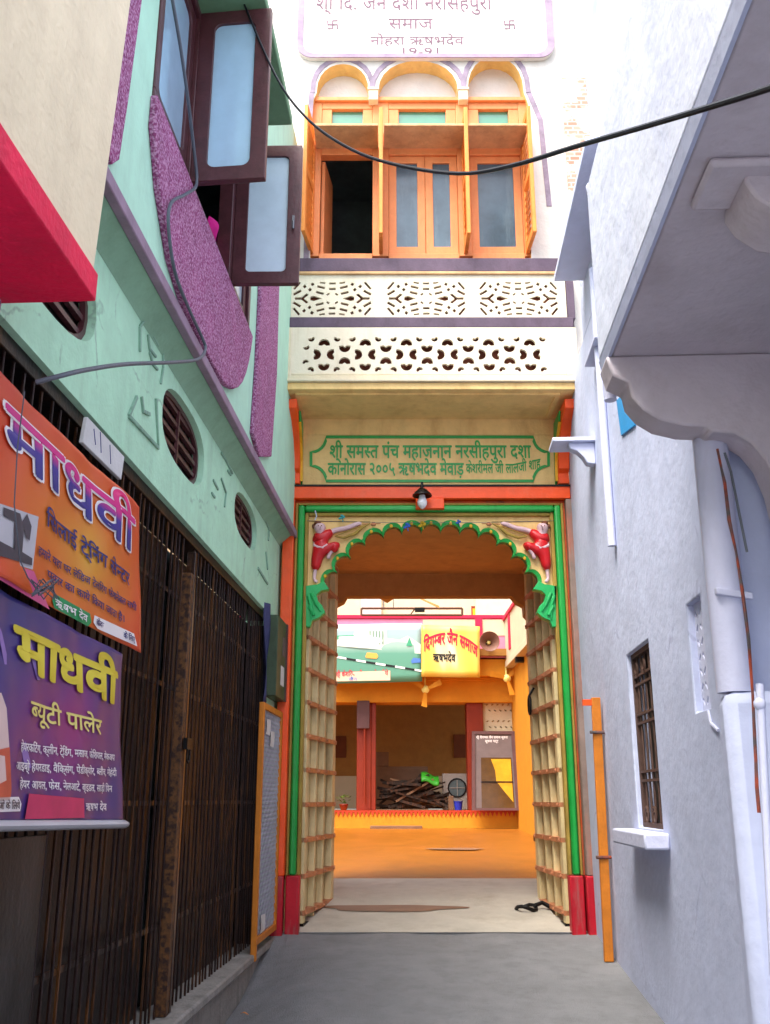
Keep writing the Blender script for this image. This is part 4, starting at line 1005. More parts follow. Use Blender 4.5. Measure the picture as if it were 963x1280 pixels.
# doors, both leaves folded back into the passage
def door(xh, ang, mir, missing):
    a = R(ang); F = Frame((xh, 8.63), (math.sin(a), math.cos(a)), (math.cos(a) * mir, -math.sin(a) * mir))
    W, z0, z1 = 1.14, .05, 3.36
    root = None
    mb = MB(); mb.box(F, 0, W, -.03, -.012, z0, z1)
    for q in (rect(0, .09, z0, z1), rect(W - .12, W, z0, z1)): mb.prism(F, q, -.011, .05)
    bx_ = [.09 + (W - .21) * k / 3 for k in range(4)]
    for b in bx_[1:3]: mb.box(F, b - .02, b + .02, -.011, .045, z0, z1)
    d = mb.build('door', doorcream, tb, bevel=.004)
    rows = [.13 + .289 * q for q in range(12)]
    for r in rows:
        mb = MB(); mb.box(F, .0, W, -.011, .06, r - .019, r + .019)
        for b in (.045, bx_[1], bx_[2], W - .06): mb.ball(F(b, .062, r), .014, .012, .014, 8)
        mb.build('batten', dooredge, d)
    mb = MB(); mb.box(F, .01, W - .01, -.001, .055, z0 - .035, z0 - .001); mb.build('foot_rail', iron, d)
    return F, d
FD1, d1 = door(-.735, 10, 1, True)
FD2, d2 = door(1.555, -3, -1, False)
mb = MB(); c = [(.98 + .05 * math.cos(t / 10 * 6.283), 1.93 + .09 * math.sin(t / 10 * 6.283)) for t in range(11)]
mb.tube([FD2(a, .08, b) for a, b in c], .012, 6); mb.tube([FD2(.98, .08, 2.02), FD2(.98, .03, 2.1)], .012, 6); mb.build('door_chain', iron, d2)
mb = MB()
for z in (1.2, .9, 1.5):
    mb.ball(FD1(.72, .006, z), .04, .02, .05, 8)
mb.build('green_daub', green, d1)

# small things fixed or tied to the gateway
wlp = thing('wall_lamp', 'small lamp with a dark shade and pale bulb on the middle of the orange beam', 'lamp', G0(.41, .13, 3.6))
c = at(528, 622, 8.27)
mb = MB(); mb.lathe((c.x, c.y, c.z + .09), (0, 0, -1), [(.02, 0), (.035, .01), (.085, .06), (.09, .075), (.07, .07), (.02, .05)], 18); mb.tube([(c.x, c.y, c.z + .09), (c.x, c.y, c.z + .14), (c.x, 8.39, c.z + .14)], .012); mb.build('lamp_shade', iron, wlp)
mb = MB(); mb.lathe((c.x, c.y, c.z + .02), (0, 0, -1), [(.028, 0), (.03, .02), (.045, .06), (.042, .09), (.02, .12), (.002, .13)], 14); mb.build('bulb', bulb, wlp)
for u, v, mt, nm, lb, r in ((509, 659, blueknot, 'ribbon_knot', 'blue scrap of ribbon tied to the arch edge left of the apex', .032), (573, 654, blueknot, 'ribbon_knot', 'smaller blue scrap of ribbon tied to the arch edge right of the apex', .024),
                      (428, 648, tealknot, 'ribbon_knot', 'teal scrap of ribbon above the left archer relief', .028), (528, 657, yelknot, 'marigold_scrap', 'yellow marigold scraps hanging at the apex of the arch', .034)):
    q = gp_(u, v); p = G0(q[0], .055, q[1]); mb = MB()
    for i in range(6): mb.ball(p + Vector((r * .7 * math.sin(i * 2.4), -.01 * (i % 3), r * .6 * math.cos(i * 1.7))), r * .5, r * .3, r * .42, 7)
    mb.tube([p, p + Vector((.01, -.01, -r * 1.6))], r * .15, 5)
    tag(mb.build(nm, mt), lb, nm.split('_')[0])
q0, q1 = gp_(384, 652), gp_(694, 652)
mb = MB(); mb.tube([G0(q0[0] + (q1[0] - q0[0]) * t / 12, .05, q0[1] - .02 * math.sin(t / 12 * math.pi)) for t in range(13)], .0025, 5)
tag(mb.build('bunting_cord', greycable), 'thin cord strung across the arch panel under the green moulding', 'cord')
mb = MB(); mb.tube([at(394, 638, 8.36), at(396, 645, 8.37), at(394, 650, 8.38)], .006, 6); tag(mb.build('hook', pipew), 'small white hook on the green moulding above the left archer', 'hook')
p = at(353, 393, 7.72); mb = MB(); mb.lathe(p + Vector((0, .06, 0)), (0, -1, 0), [(.03, 0), (.03, .25), (.024, .25), (.024, .2)], 16); tag(mb.build('spout', iron), 'black stub of a drain spout below the maroon post at the balcony', 'spout')
c = atz(662, 1130, gz(9.5) + .03); mb = MB()
mb.tube([(c.x + .09 * math.cos(t / 12 * 6.283) - .03, c.y + .10 * math.sin(t / 12 * 6.283), gz(c.y) + .03 + .02 * math.sin(t)) for t in range(13)], .017, 6)
mb.tube([(c.x + .05, c.y, gz(c.y) + .05), (c.x + .12, c.y + .03, gz(c.y) + .07), (c.x + .2, c.y - .02, gz(c.y) + .03)], .02, 6)
tag(mb.build('strap', iron), 'dark loop of strap lying on the threshold against the right door leaf', 'strap')

# ================================================================== RIGHT: the lavender house
lh = thing('lavender_house', 'lavender washed house wall with a barred window, white sills and a grey overhanging balcony', 'house', RW(6, 0, -.2))
WS0, WS1, WZ0, WZ1 = 5.71, 6.40, .872, 1.955
NS0, NS1, NZ0, NZ1 = 4.53, 4.80, 1.445, 1.98
mb = MB()
mb.prism(RW, rect(3.95, 8.45, -.7, 4.7), -.22, 0, holes=[rect(WS0, WS1, WZ0, WZ1), rect(NS0, NS1, NZ0, NZ1)])
mb.box(RW, -3, 3.951, -.4, -.16, -1, 4.6)
mb.prism(RW, [(3.0, 4.7), (7.25, 4.7), (7.25, 5.5), (6.35, 5.5), (6.35, 8.6), (4.2, 8.6), (4.2, 5.6), (3.0, 5.6)], -.22, 0, holes=[[(5.0, 7.0), (5.75, 7.0), (5.75, 8.3), (5.0, 8.3)]])
mb.build('wall', lav, lh, bevel=.008)
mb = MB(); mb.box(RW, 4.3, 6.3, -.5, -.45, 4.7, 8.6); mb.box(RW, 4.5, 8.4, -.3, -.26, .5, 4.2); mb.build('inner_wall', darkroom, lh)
# lower window
wn = MB()
for qd in (rect(WS0, WS0 + .03, WZ0, WZ1), rect(WS1 - .03, WS1, WZ0, WZ1), rect(WS0 + .03, WS1 - .03, WZ0, WZ0 + .03), rect(WS0 + .03, WS1 - .03, WZ1 - .03, WZ1)): wn.prism(RW, qd, -.065, -.03)
win2 = wn.build('window', grillegrey, lh)
mb = MB(); mb.box(RW, WS0, WS1, -.12, -.11, WZ0, WZ1); mb.build('screen', screen, win2)
mb = MB()
for k in range(1, 6):
    a = WS0 + (WS1 - WS0) * k / 6; mb.tube([RW(a, -.045, WZ0 + .03), RW(a, -.045, WZ1 - .03)], .007, 6)
for z in (.30, .36, .68, .74, 1.0 - .06, 1.0):
    zz = WZ0 + z * (WZ1 - WZ0) * .86; mb.box(RW, WS0 + .03, WS1 - .03, -.05, -.034, zz - .008, zz + .008)
for k in range(3):
    a = WS0 + .12 + .22 * k
    for z0, sg in ((WZ1 - .2, 1), (WZ0 + .16, -1)):
        mb.tube([RW(a + .045 * math.cos(t) * (1 - t / 14), -.035, z0 + sg * (.09 - .06 * math.sin(t) * (1 - t / 14))) for t in [i * .7 for i in range(12)]], .008, 5)
mb.build('grille', grillegrey, win2)
mb = MB(); mb.box(RW, WS0 - .15, WS1 + .15, .0, .14, WZ0 - .10, WZ0 - .012); mb.box(RW, WS0 - .02, WS1 + .02, -.06, .0, WZ0 - .04, WZ0 - .003)
sl_ = mb.build('sill', lavlow, win2, bevel=.012)
# little pierced vent
mb = MB(); hs = []
for j in range(7):
    for i in range(4):
        cx, cz = NS0 + .035 + i * .066, NZ0 + .05 + j * .072
        hs.append(slot(cx, cz, .045, .02, 45 if (i + j) % 2 else -45))
mb.prism(RW, rect(NS0, NS1, NZ0, NZ1), -.06, -.037, holes=hs); mb.build('pierced_vent', lavlow, lh)
mb = MB(); mb.box(RW, NS0, NS1, -.13, -.11, NZ0, NZ1); mb.build('vent_dark_plane', screen, lh)  # dark plane added so the vent holes show as shade
mb = MB(); mb.tube([RW(4.56, .004, NZ0 - .01), RW(4.53, .005, NZ0 - .07), RW(4.42, .006, NZ0 - .11)], .008, 5); mb.build('cement_drip', lavlow, lh)
# balcony over the alley
ZS = 2.835
def edge(u, v): p = atz(u, v, ZS); return p
eF, eN = edge(745, 465), edge(935, 0)
dN = math.hypot(RW.N[0], RW.N[1])
def nof(p): return (p.x - RW.O[0]) * RW.N[0] + (p.y - RW.O[1]) * RW.N[1]
def sof(p): return (p.x - RW.O[0]) * DX + (p.y - RW.O[1]) * DY
nb_, sb = (nof(eF) + nof(eN)) / 2, sof(eF)
BS0 = -.5
mb = MB(); mb.box(RW, BS0, sb, -.5, nb_ - .026, ZS, ZS + .0445); mb.box(RW, BS0, sb, -.5, nb_ - .101, ZS + .044, ZS + .12); mb.build('balcony_slab', soff, lh, bevel=.01)
tz = at(742, 235, eF.y).z
lavpale = M('pale_lavender_parapet', (206, 213, 230), rough=.85, var=.09, scale=2.5, stain=(180, 188, 220), samt=.6, sscale=2.0, streak=.9, bump=.2, bscale=14, wav=.2)
mb = MB(); mb.box(RW, BS0, sb - .002, nb_ - .1, nb_, ZS + .045, tz); mb.box(RW, sb - .1, sb - .002, -.1, nb_ - .101, ZS + .121, tz); mb.build('balcony_parapet', lavpale, lh, bevel=.012)
mb = MB(); mb.hexa([RW(BS0, nb_ - .025, ZS - .002), RW(sb, nb_ - .025, ZS - .002), RW(sb, nb_ - .012, ZS - .002), RW(BS0, nb_ - .012, ZS - .002)], [RW(BS0, nb_ - .025, ZS + .0445), RW(sb, nb_ - .025, ZS + .0445), RW(sb, nb_ - .001, ZS + .0445), RW(BS0, nb_ - .001, ZS + .0445)]); mb.build('balcony_drip', lav, lh)
# big corbel carrying the far end
CF = Frame((RW(sb, 0, 0).x, RW(sb, 0, 0).y), RW.N, (-DX, -DY))     # s = out from the wall, n = towards the camera
cpx = [(750, 466), (758, 488), (777, 497), (781, 514), (795, 530), (815, 542), (845, 549), (872, 550), (876, 556), (905, 558), (925, 570), (943, 592), (955, 620), (965, 660), (985, 760)]
def onC(u, v):
    r = ray(u, v); N = CF.N; t = (CF.O[0] * N[0] + CF.O[1] * N[1]) / (r.x * N[0] + r.y * N[1]); p = r * t
    return ((p.x - CF.O[0]) * CF.D[0] + (p.y - CF.O[1]) * CF.D[1], p.z + EYE)
cp = [onC(*q) for q in cpx]
cp = [(a, min(c, ZS - .001)) for a, c in cp]
mb = MB(); mb.prism(CF, [(cp[0][0], ZS - .001)] + cp[1:] + [(cp[-1][0] - .2, cp[-1][1]), (cp[-1][0] - .2, ZS - .001)], -.015, .16); mb.build('corbel', soff, lh, bevel=.012)
# second corbel nearer, and the raised panel of the soffit
c2 = [atz(u, v, ZS) for u, v in ((917, 240), (985, 240))]
y2 = sof(c2[0]); CF2 = Frame((RW(y2, 0, 0).x, RW(y2, 0, 0).y), RW.N, (-DX, -DY)); n2 = nof(c2[0])
mb = MB(); mb.prism(CF2, [(n2, ZS - .001), (n2 + .005, ZS - .05), (n2 - .02, ZS - .10), (n2 - .08, ZS - .15), (n2 - .16, ZS - .17), (n2 - .3, ZS - .18), (-.3, ZS - .3), (-.3, ZS - .001)], -.1, .12); mb.build('corbel', soff, lh, bevel=.02)
pq = [atz(u, v, ZS - .02) for u, v in ((893, 188), (975, 188), (975, 245), (862, 262))]
mb = MB(); s_0, s_1 = sof(pq[1]), sof(pq[3]); nn = nof(pq[3]); mb.box(RW, y2 - .18, s_1 + .0, -.16, nn, ZS - .03, ZS - .001); mb.build('soffit_panel', soff, lh, bevel=.015)
# sunshades over openings further along
def shade(name, s0, s1, n1, z, th, corbel=None):
    mb = MB(); mb.box(RW, s0, s1, -.01, n1, z, z + th); o = mb.build(name, lavlow, lh, bevel=.006)
    if corbel:
        F = Frame((RW(corbel, 0, 0).x, RW(corbel, 0, 0).y), RW.N, (-DX, -DY))
        mb = MB(); mb.prism(F, [(0, z - .001), (n1 * .62, z - .001), (n1 * .58, z - .05), (n1 * .42, z - .07), (n1 * .3, z - .11), (n1 * .2, z - .17), (0, z - .18)], -.03, .06); mb.build('corbel', lavlow, o, bevel=.008)
s_b, z_b = on(RW, 738, 565); far = atz(688, 561, z_b)
shade('sunshade', on(RW, 745, 538)[0] + .05, s_b, nof(far), z_b, .035, s_b - .16)
s_b, z_b = on(RW, 730, 351); far = atz(692, 356, z_b)
shade('sunshade', sof(atz(741, 178, z_b)), s_b, nof(far), z_b, .05)
s_b, z_b = on(RW, 744, 459)
shade('sunshade', s_b - .5, s_b, nof(atz(731, 459, z_b)), z_b, .03)
# light blue painted window and the upper blue window frame
mb = MB(); q = [on(RW, u, v, .003) for u, v in ((772, 500), (794, 480), (795, 532), (778, 545))]
mb.prism(RW, q, -.001, .012); mb.build('blue_shutter', blueshut, lh, bevel=.004)
mb = MB(); mb.prism(RW, rect(5.0, 5.75, 7.0, 8.3), -.16, -.08, holes=[rect(5.08, 5.67, 7.08, 8.22)]); wb = mb.build('window', M('blue_window_paint', (120, 180, 214), rough=.5), lh)
mb = MB(); mb.box(RW, 5.08, 5.67, -.13, -.12, 7.08, 8.22); mb.build('pane', winglass, wb)
mb = MB(); mb.box(RW, 5.55, 5.58, -.08, .25, 7.0, 8.2); mb.build('shutter', brownwood, wb)
# white strips: end pipe of the parapet and a pipe stub further along the wall
pA, pB = at(744, 236, eF.y + .08), at(757, 396, eF.y + .08)
mb = MB(); mb.tube([pA, (pA.x, pA.y, ZS - .1)], .028, 10); mb.ball(pA, .045, .045, .05); tag(mb.build('rain_pipe', pipew), 'short white rain pipe with a knob at the far end of the right balcony', 'pipe')
sA = on(RW, 767, 680, .03); sB = on(RW, 750, 490, .03)
mb = MB(); mb.tube([RW((sA[0] + sB[0]) / 2, .03, sA[1]), RW((sA[0] + sB[0]) / 2, .03, 4.9)], .03, 10); tag(mb.build('rain_pipe', pipew), 'thin white pipe ending in mid-wall on the lavender wall beside the blue shutter', 'pipe')
# drain pipe with its plaster casing and rusty conduit
pn = .085
m1 = on(RW, 907, 740, pn); zc_ = on(RW, 920, 866, pn)[1]
dp = thing('drain_pipe', 'thick white drain pipe running into a square plaster casing at the right edge', 'pipe', RW(m1[0], pn, -.3))
mb = MB(); mb.tube([RW(m1[0], pn, zc_), RW(m1[0], pn, ZS)], .072, 16); mb.build('pipe', pipew, dp)
mb = MB(); mb.hexa([RW(m1[0] - .13, -.18, -.6), RW(m1[0] + .10, -.02, -.6), RW(m1[0] + .09, .15, -.6), RW(m1[0] - .10, .17, -.6)], [RW(m1[0] - .12, -.18, zc_), RW(m1[0] + .09, -.02, zc_), RW(m1[0] + .08, .14, zc_), RW(m1[0] - .09, .16, zc_)]); mb.build('casing', lav, dp, bevel=.05)
zst = on(RW, 905, 742, pn)[1]
yk = RW(m1[0], pn, 0).y - .085; ka, kb = at(896, 738, yk), at(942, 745, yk)
mb = MB(); mb.hexa([ka + Vector((0, .03, -.014)), kb + Vector((0, .03, -.014)), kb + Vector((0, 0, -.014)), ka + Vector((0, 0, -.014))], [ka + Vector((0, .03, .014)), kb + Vector((0, .03, .014)), kb + Vector((0, 0, .014)), ka + Vector((0, 0, .014))]); mb.build('clamp', pipew, dp, bevel=.004)
cpts = [(897, 561), (902, 585), (906, 603), (912, 650), (920, 690), (928, 740), (936, 800), (941, 865), (944, 930), (947, 985), (949, 1016)]
pts = []
for i, (u, v) in enumerate(cpts):
    r = ray(u, v); t = 3.42 / r.y; p = r * t
    q = on(RW, u, v, .0); pts.append((u, v))
yc = RW(m1[0] - .1, 0, 0).y
mb = MB(); mb.tube([at(u, v, yc - .12) for u, v in cpts], [.004, .006, .0045, .007, .0045, .007, .005, .0065, .005, .006, .0045], 7); rr = random.Random(8)
for v_ in mb.v: v_ += Vector((rr.uniform(-.003, .003), 0, 0))
tag(mb.build('conduit', rustpipe), 'flaking rust-brown conduit hanging down beside the thick drain pipe', 'conduit')
mb = MB(); mb.tube([at(u, v, yc - .1) for u, v in ((906, 566), (914, 590), (924, 640), (934, 690))], .005, 6); tag(mb.build('wire', greycable), 'thin grey wire hanging right of the rusty conduit', 'wire')
xw = RW(3.3, -.16 + .03, 0)
mb = MB(); mb.tube([at(950, 855, 3.3), at(955, 960, 3.3), at(966, 1180, 3.3), at(972, 1280, 3.3)], .014, 10); mb.ball(at(950, 880, 3.3), .022, .022, .024); tag(mb.build('water_pipe', pipew), 'thin white water pipe at the extreme right edge', 'pipe')
# orange post on the right
b0, b1 = on(RW, 761, 1195, .06), on(RW, 743, 872, .06)
op_ = thing('gate_post', 'slender orange post leaning against the lavender wall beside the gateway', 'post', RW(b0[0], .06, b0[1]))
pb0, pb1 = RW(b0[0], .06, gz(RW(b0[0], 0, 0).y)), RW(b1[0], .05, b1[1])
ex, ey = Vector((.034, 0, 0)), Vector((DX, DY, 0)) * .02
mb = MB(); mb.hexa([pb0 - ex - ey, pb0 + ex - ey, pb0 + ex + ey, pb0 - ex + ey], [pb1 - ex - ey, pb1 + ex - ey, pb1 + ex + ey, pb1 - ex + ey]); mb.build('post', postorange, op_, bevel=.005)
for t in (.38, .86):
    c = pb0.lerp(pb1, t); mb = MB(); mb.tube([c - Vector((.06, .03, 0)), c + Vector((.05, -.02, 0))], .012, 7); mb.build('hinge_pin', rustpipe, op_)
c = pb1; mb = MB(); mb.box(Frame((c.x, c.y), (1, 0), (0, -1)), -.1, -.035, -.02, .02, c.z - .06, c.z - .015); mb.build('top_bracket', orange, op_)

# ================================================================== COURTYARD behind the gateway
YB = 20.0; C0 = G(YB)
cx_ = lambda u, v=940: at(u, v, YB).x
cz_ = lambda v: at(540, v, YB).z
fzz = gz(20)
plz = cz_(1013); bz_0, bz_1 = cz_(878), cz_(850)
ch = thing('courtyard_house', 'saffron painted hall with red pillars and a raised floor across the courtyard', 'building', (1, YB, fzz))
mb = MB(); mb.box(C0, -6, 6, -5, 0, fzz - .4, plz - .03); mb.build('plinth', saffron, ch, bevel=.01)
trim = M('red_toothed_tile', (190, 60, 30), rough=.5)
mb = MB(); mb.box(C0, -6, 6, -.1, .02, plz - .029, plz); mb.build('plinth_edge', trim, ch)
mb = MB(); x = -1.3
while x < 2.75:
    mb.prism(C0, [(x, plz - .03), (x + .035, plz - .12), (x + .07, plz - .03)], .001, .02); x += .085
mb.build('toothed_border', trim, ch)
mb = MB(); mb.box(C0, -6, 6, -4.2, -4.0, plz, 4); mb.box(C0, -6, 6, -4, .4, 3.86, 4.0)
mb.build('back_wall', ochwall, ch)
mb = MB(); mb.box(C0, -6, 6, -3.995, -3.95, plz, plz + .75); mb.build('pale_dado', courtwhite, ch)
for u0, u1 in ((446, 464), (585, 606)):
    mb = MB(); mb.box(C0, cx_(u0), cx_(u1), -.5, -.1, plz + .001, bz_0); mb.build('pillar', redpillar, ch, bevel=.01)
    if u0 == 446:
        mb = MB(); mb.box(C0, cx_(464) + .001, cx_(470), -.45, -.12, plz + .001, bz_0); mb.build('pillar', redpillar, ch, bevel=.01)
mb = MB(); mb.box(C0, -6, 6, -.6, 0, bz_0, bz_1 + .05); mb.box(C0, -6, 6, 0, .04, bz_1 - .02, bz_1 + .05); mb.box(C0, -6, 6, -.6, .25, bz_1 + .051, cz_(826)); mb.build('beam', saffron, ch, bevel=.01)
# pierced panel between pillar and right wall
hs = []
for vv in (884, 905):
    for i in range(5):
        a = cx_(612) + .11 * i; z = cz_(vv); hs += [slot(a, z + .07, .05, .022, 35), slot(a + .05, z - .05, .05, .022, -35)]
mb = MB(); mb.prism(C0, rect(cx_(606) + .001, cx_(645), plz + .001, bz_0), -.3, -.2, holes=hs); mb.build('pierced_panel', courtwhite, ch)
# upper parapet with magenta rail
PZ0, PZ1 = cz_(824), cz_(776)
mb = MB(); mb.box(C0, -6, 2.62, -.1, .25, PZ0, PZ1); mb.build('parapet', pinkp, ch, bevel=.01)
mb = MB(); mb.box(C0, -6, 2.63, .0, .28, PZ1 + .001, PZ1 + .075); mb.build('parapet_rail', magenta, ch, bevel=.006)
mb = MB(); hs = []
for i in range(34):
    for j in range(2): hs.append(slot(cx_(532) + .055 * i, cz_(787) + .1 * j, .04, .06, 0))
mb.prism(C0, rect(cx_(530), cx_(638), cz_(797), PZ1 - .02), .251, .262, holes=[]); mb.build('white_panel', courtwhite, ch)
mb = MB(); mb.box(C0, cx_(597), cx_(606), .263, .29, cz_(800), PZ1 - .001); mb.build('magenta_pilaster', magenta, ch)
mb = MB(); mb.box(C0, -6, 6, -3.2, -3.0, 4, 9); mb.build('upper_wall', courtwhite, ch)
mb = MB(); mb.box(C0, cx_(616), 6, -2.99, -2.6, 4, 9); mb.build('upper_block', M('dull_cream_wall', (206, 196, 170), var=.1), ch)
mb = MB(); mb.box(C0, cx_(452) - .1, cx_(476), -2.99, -2.9, 4.2, 8); mb.build('white_pier', white, ch)
# right wing
xr = at(640, 900, YB).x
mb = MB()
WF = Frame((2.62, 20.3), (-.0, -1), (-1, 0))
mb.box(WF, -.3, 3.9, -.3, 0, -.1, 4); mb.box(WF, 3.9, 8.8, -.7, -.35, -.1, 4.2)
mb.build('wing_wall', saffron, ch, bevel=.01)
mb = MB(); mb.box(WF, 3.55, 3.95, .0, .13, .1, 4); mb.build('wing_pillar', saffron, ch, bevel=.01)
mb = MB(); mb.box(WF, 3.5, 3.99, .0, .16, .05, gz(16.6) + .1); mb.build('pillar_foot', iron, ch)
mb = MB(); mb.box(WF, -.1, 8.8, -.5, .16, 3.62, 3.75); mb.box(WF, -.1, 8.8, .04, .14, 3.751, 4.6); mb.box(WF, -.1, 8.8, -2, -1.8, 3.8, 9); mb.build('wing_parapet', courtwhite, ch, bevel=.01)
mb = MB(); mb.box(WF, -.1, 8.8, .03, .18, 4.601, 4.67)
for s_ in (1.2, 4.2): mb.box(WF, s_, s_ + .25, .141, .16, 3.9, 4.6)
mb.build('wing_rail', magenta, ch)
mb = MB(); mb.box(G0, -5.2, -5.0, -20, -2.8, -.2, 7); mb.build('side_wall', courtwhite, ch)
niche = M('brown_niche', (110, 56, 26))
for u, v0, v1 in ((425, 920, 947), (576, 918, 947)):
    p, q = at(u - 8, v1, 23.9), at(u + 8, v0, 23.9); mb = MB(); mb.box(G(24.0), p.x, q.x, .0, .06, p.z, q.z); mb.build('niche', niche, ch)
# things in the hall and hung on it
YH = 19.6
def hung(name, label, px4, n_y, mat, cat='banner'):
    pts = [at(u, v, n_y) for u, v in px4]
    root = thing(name, label, cat, (pts[0] + pts[1]) / 2)
    def P(a, n, b):
        p = (pts[0] * (1 - a) + pts[1] * a) * (1 - b) + (pts[3] * (1 - a) + pts[2] * a) * b
        return Vector((p.x, p.y - n - .012 * math.sin(9 * a + 2 * b), p.z))
    mb = MB(); mb.grid(lambda a, b: P(a, 0, b), 16, 8); o = mb.build('sheet', mat, root, recalc=False); sd = o.modifiers.new('t', 'SOLIDIFY'); sd.thickness = .006; sd.offset = 1
    return root, P
gbm = grad('green_picture_print', [(0, (84, 140, 116)), (.50, (92, 150, 128)), (.62, (150, 180, 168)), (1, (158, 184, 194))], 'Z', scale_noise=.05)
gb, GPf = hung('picture_banner', 'green and pale blue picture banner of a temple beside a road, hung across the courtyard', [(405, 855), (528, 852), (528, 779), (405, 781)], 19.5, gbm)
def gi(u, v): return ((u - 405) / 123, (855 - 1.5 * (u - 405) / 123 * 1.5 - v) / 74)
def gpoly(name, px, mat, n=.012): return flat(name, GPf, [gi(*q) for q in px], n, mat, gb)
wpale = M('pale_building_print', (206, 216, 204), rough=.4, var=.05, bump=0); gdk = M('dark_green_print', (110, 140, 120), rough=.4, var=.1, bump=0); gmid = M('tree_green_print', (70, 160, 120), rough=.4, var=.15, bump=0); opr = M('orange_car_print', (232, 170, 80), rough=.4, bump=0); bpr = M('blue_car_print', (80, 120, 190), rough=.4, bump=0)
gpoly('building_print', [(420, 808), (420, 796), (442, 795), (444, 788), (460, 787), (484, 786), (484, 798), (500, 800), (510, 795), (526, 806), (526, 818), (470, 812)], wpale)
gpoly('building_print', [(445, 808), (445, 799), (458, 799), (458, 809)], gdk, .016)
for u in (462, 466, 470, 474, 478): gpoly('building_print', [(u, 806), (u, 789), (u + 1.6, 789), (u + 1.6, 806)], gdk, .016)
gpoly('tree_print', [(508, 808), (512, 797), (516, 808)], gmid, .016); gpoly('tree_print', [(421, 795), (443, 794), (443, 798), (421, 800)], gmid, .015)
gpoly('car_print', [(457, 821), (459, 816), (471, 817), (473, 821), (471, 824), (458, 823)], opr, .016); gpoly('car_print', [(514, 827), (517, 823), (526, 824), (526, 829), (515, 830)], bpr, .016)
for i in range(9):
    u = 421 + 12.2 * i; v = 820.5 + 2.05 * i
    gpoly('kerb_print', [(u, v), (u + 12.2, v + 2.05), (u + 12.2, v + 4.4), (u, v + 2.4)], whitep if i % 2 == 0 else paintblack, .016)
gpoly('print_strip', [(418, 852), (418, 841), (488, 839), (488, 851)], M('peach_print', (240, 200, 170), rough=.4, bump=0, var=.05), .014)
lettering('lettering', 'श्री केशरिया जी ऋषभदेव तीर्थ', GPf, gi(420, 846)[0], gi(420, 846)[1], .075, .02, redp, gb, .02, .53, 'l')
lettering('lettering', 'जैन समाज', GPf, gi(436, 851)[0], gi(436, 851)[1], .045, .02, bpr, gb, .02, .26, 'l')
ybm = grad('yellow_banner_print', [(0, (232, 222, 190)), (.25, (230, 214, 160)), (.4, (232, 200, 100)), (1, (224, 178, 60))], radial=(.45, .5, .5), scale_noise=.08)
yb, YP = hung('yellow_banner', 'yellow banner with arched red lettering hung beside the green picture banner', [(527, 846), (600, 847), (600, 783), (527, 781)], 19.42, ybm)
lettering('lettering', 'दिगम्बर जैन समाज', YP, .04, .50, .22, .014, redp, yb, .03, .92, 'l', 0, lambda a, c: (a, c + .24 * (1 - ((a - .45) / .5) ** 2) - .10))
lettering('lettering', 'ऋषभदेव', YP, .2, .30, .14, .014, paintblack, yb, .03, .38, 'l')
# horn loudspeaker
hp = at(612, 802, 19.3); hs_ = thing('horn_loudspeaker', 'round brown horn loudspeaker on the pink parapet beside the yellow banner', 'loudspeaker', hp)
hornm = M('brown_horn', (120, 84, 70), rough=.45, var=.15); 
mb = MB(); mb.lathe(hp + Vector((0, .3, 0)), (0, -1, 0), [(.03, 0), (.045, .1), (.09, .22), (.2, .34), (.205, .345), (.2, .35), (.185, .338), (.08, .22), (.03, .1)], 24); mb.build('horn', hornm, hs_)
mb = MB(); mb.lathe(hp + Vector((0, .2, 0)), (0, -1, 0), [(.035, 0), (.045, .06), (.03, .1), (.001, .11)], 14); mb.build('driver', creamp, hs_)
mb = MB(); mb.tube([hp + Vector((0, .3, 0)), hp + Vector((0, .38, 0))], .02); mb.build('bracket', iron, hs_)
# tube light fitting hung across the court
def tl(u, v, y=16.0): return at(u, v, y)
tf = thing('tube_light_frame', 'long empty tube light frame hanging across the courtyard above the banners', 'light fitting', tl(515, 769))
mb = MB()
for v in (760.5, 769): mb.tube([tl(452, v), tl(578, v)], .02, 6)
for u in (452, 578): mb.tube([tl(u, 760.5), tl(u, 769)], .02, 6)
mb.tube([tl(513, 769), tl(519, 761)], .012, 5); mb.build('frame', M('brown_metal_frame', (96, 60, 44), rough=.5), tf)
p, q = tl(519, 765), tl(531, 760); mb = MB(); mb.box(G(16.0), p.x, q.x, -.03, .05, p.z, q.z); mb.build('choke_box', iron, tf)
mb = MB()
for u in (480, 492): mb.tube([tl(u, 761), Vector((tl(u, 761).x, 16, 8.2))], .008, 5)
mb.build('hanger', greycable, tf)
mb = MB(); mb.box(G(16.0), -5, 4.4, -.08, .08, 8.2, 8.4); tag(mb.build('roof_beam', steel), 'steel beam spanning the courtyard high above the tube light frame', 'beam')
# ceiling fan above the court
fp = at(503, 741, 14.2)
cf = thing('ceiling_fan', 'tan ceiling fan with a drooping blade hanging just behind the passage', 'fan', fp)
mb = MB(); mb.lathe(fp + Vector((0, 0, .12)), (0, 0, -1), [(.03, 0), (.12, .03), (.13, .09), (.06, .13), (.001, .135)], 16); mb.tube([fp, fp + Vector((0, 0, 4.2))], .015); mb.build('motor', ochwall, cf)
for k in range(3):
    a = R(-2 + 120 * k); d = Vector((math.cos(a), math.sin(a), -.5 if k == 0 else -.1)).normalized(); e = Vector((-math.sin(a), math.cos(a), .3)); mb = MB(); c = fp + Vector((0, 0, .04))
    mb.hexa([c + d * .13 - e * .05, c + d * .62 - e * .075, c + d * .62 + e * .075 + Vector((0, 0, .02)), c + d * .13 + e * .05], [c + d * .13 - e * .05 + Vector((0, 0, .008)), c + d * .62 - e * .075 + Vector((0, 0, .008)), c + d * .62 + e * .075 + Vector((0, 0, .028)), c + d * .13 + e * .05 + Vector((0, 0, .008))]); mb.build('blade', ochwall, cf)
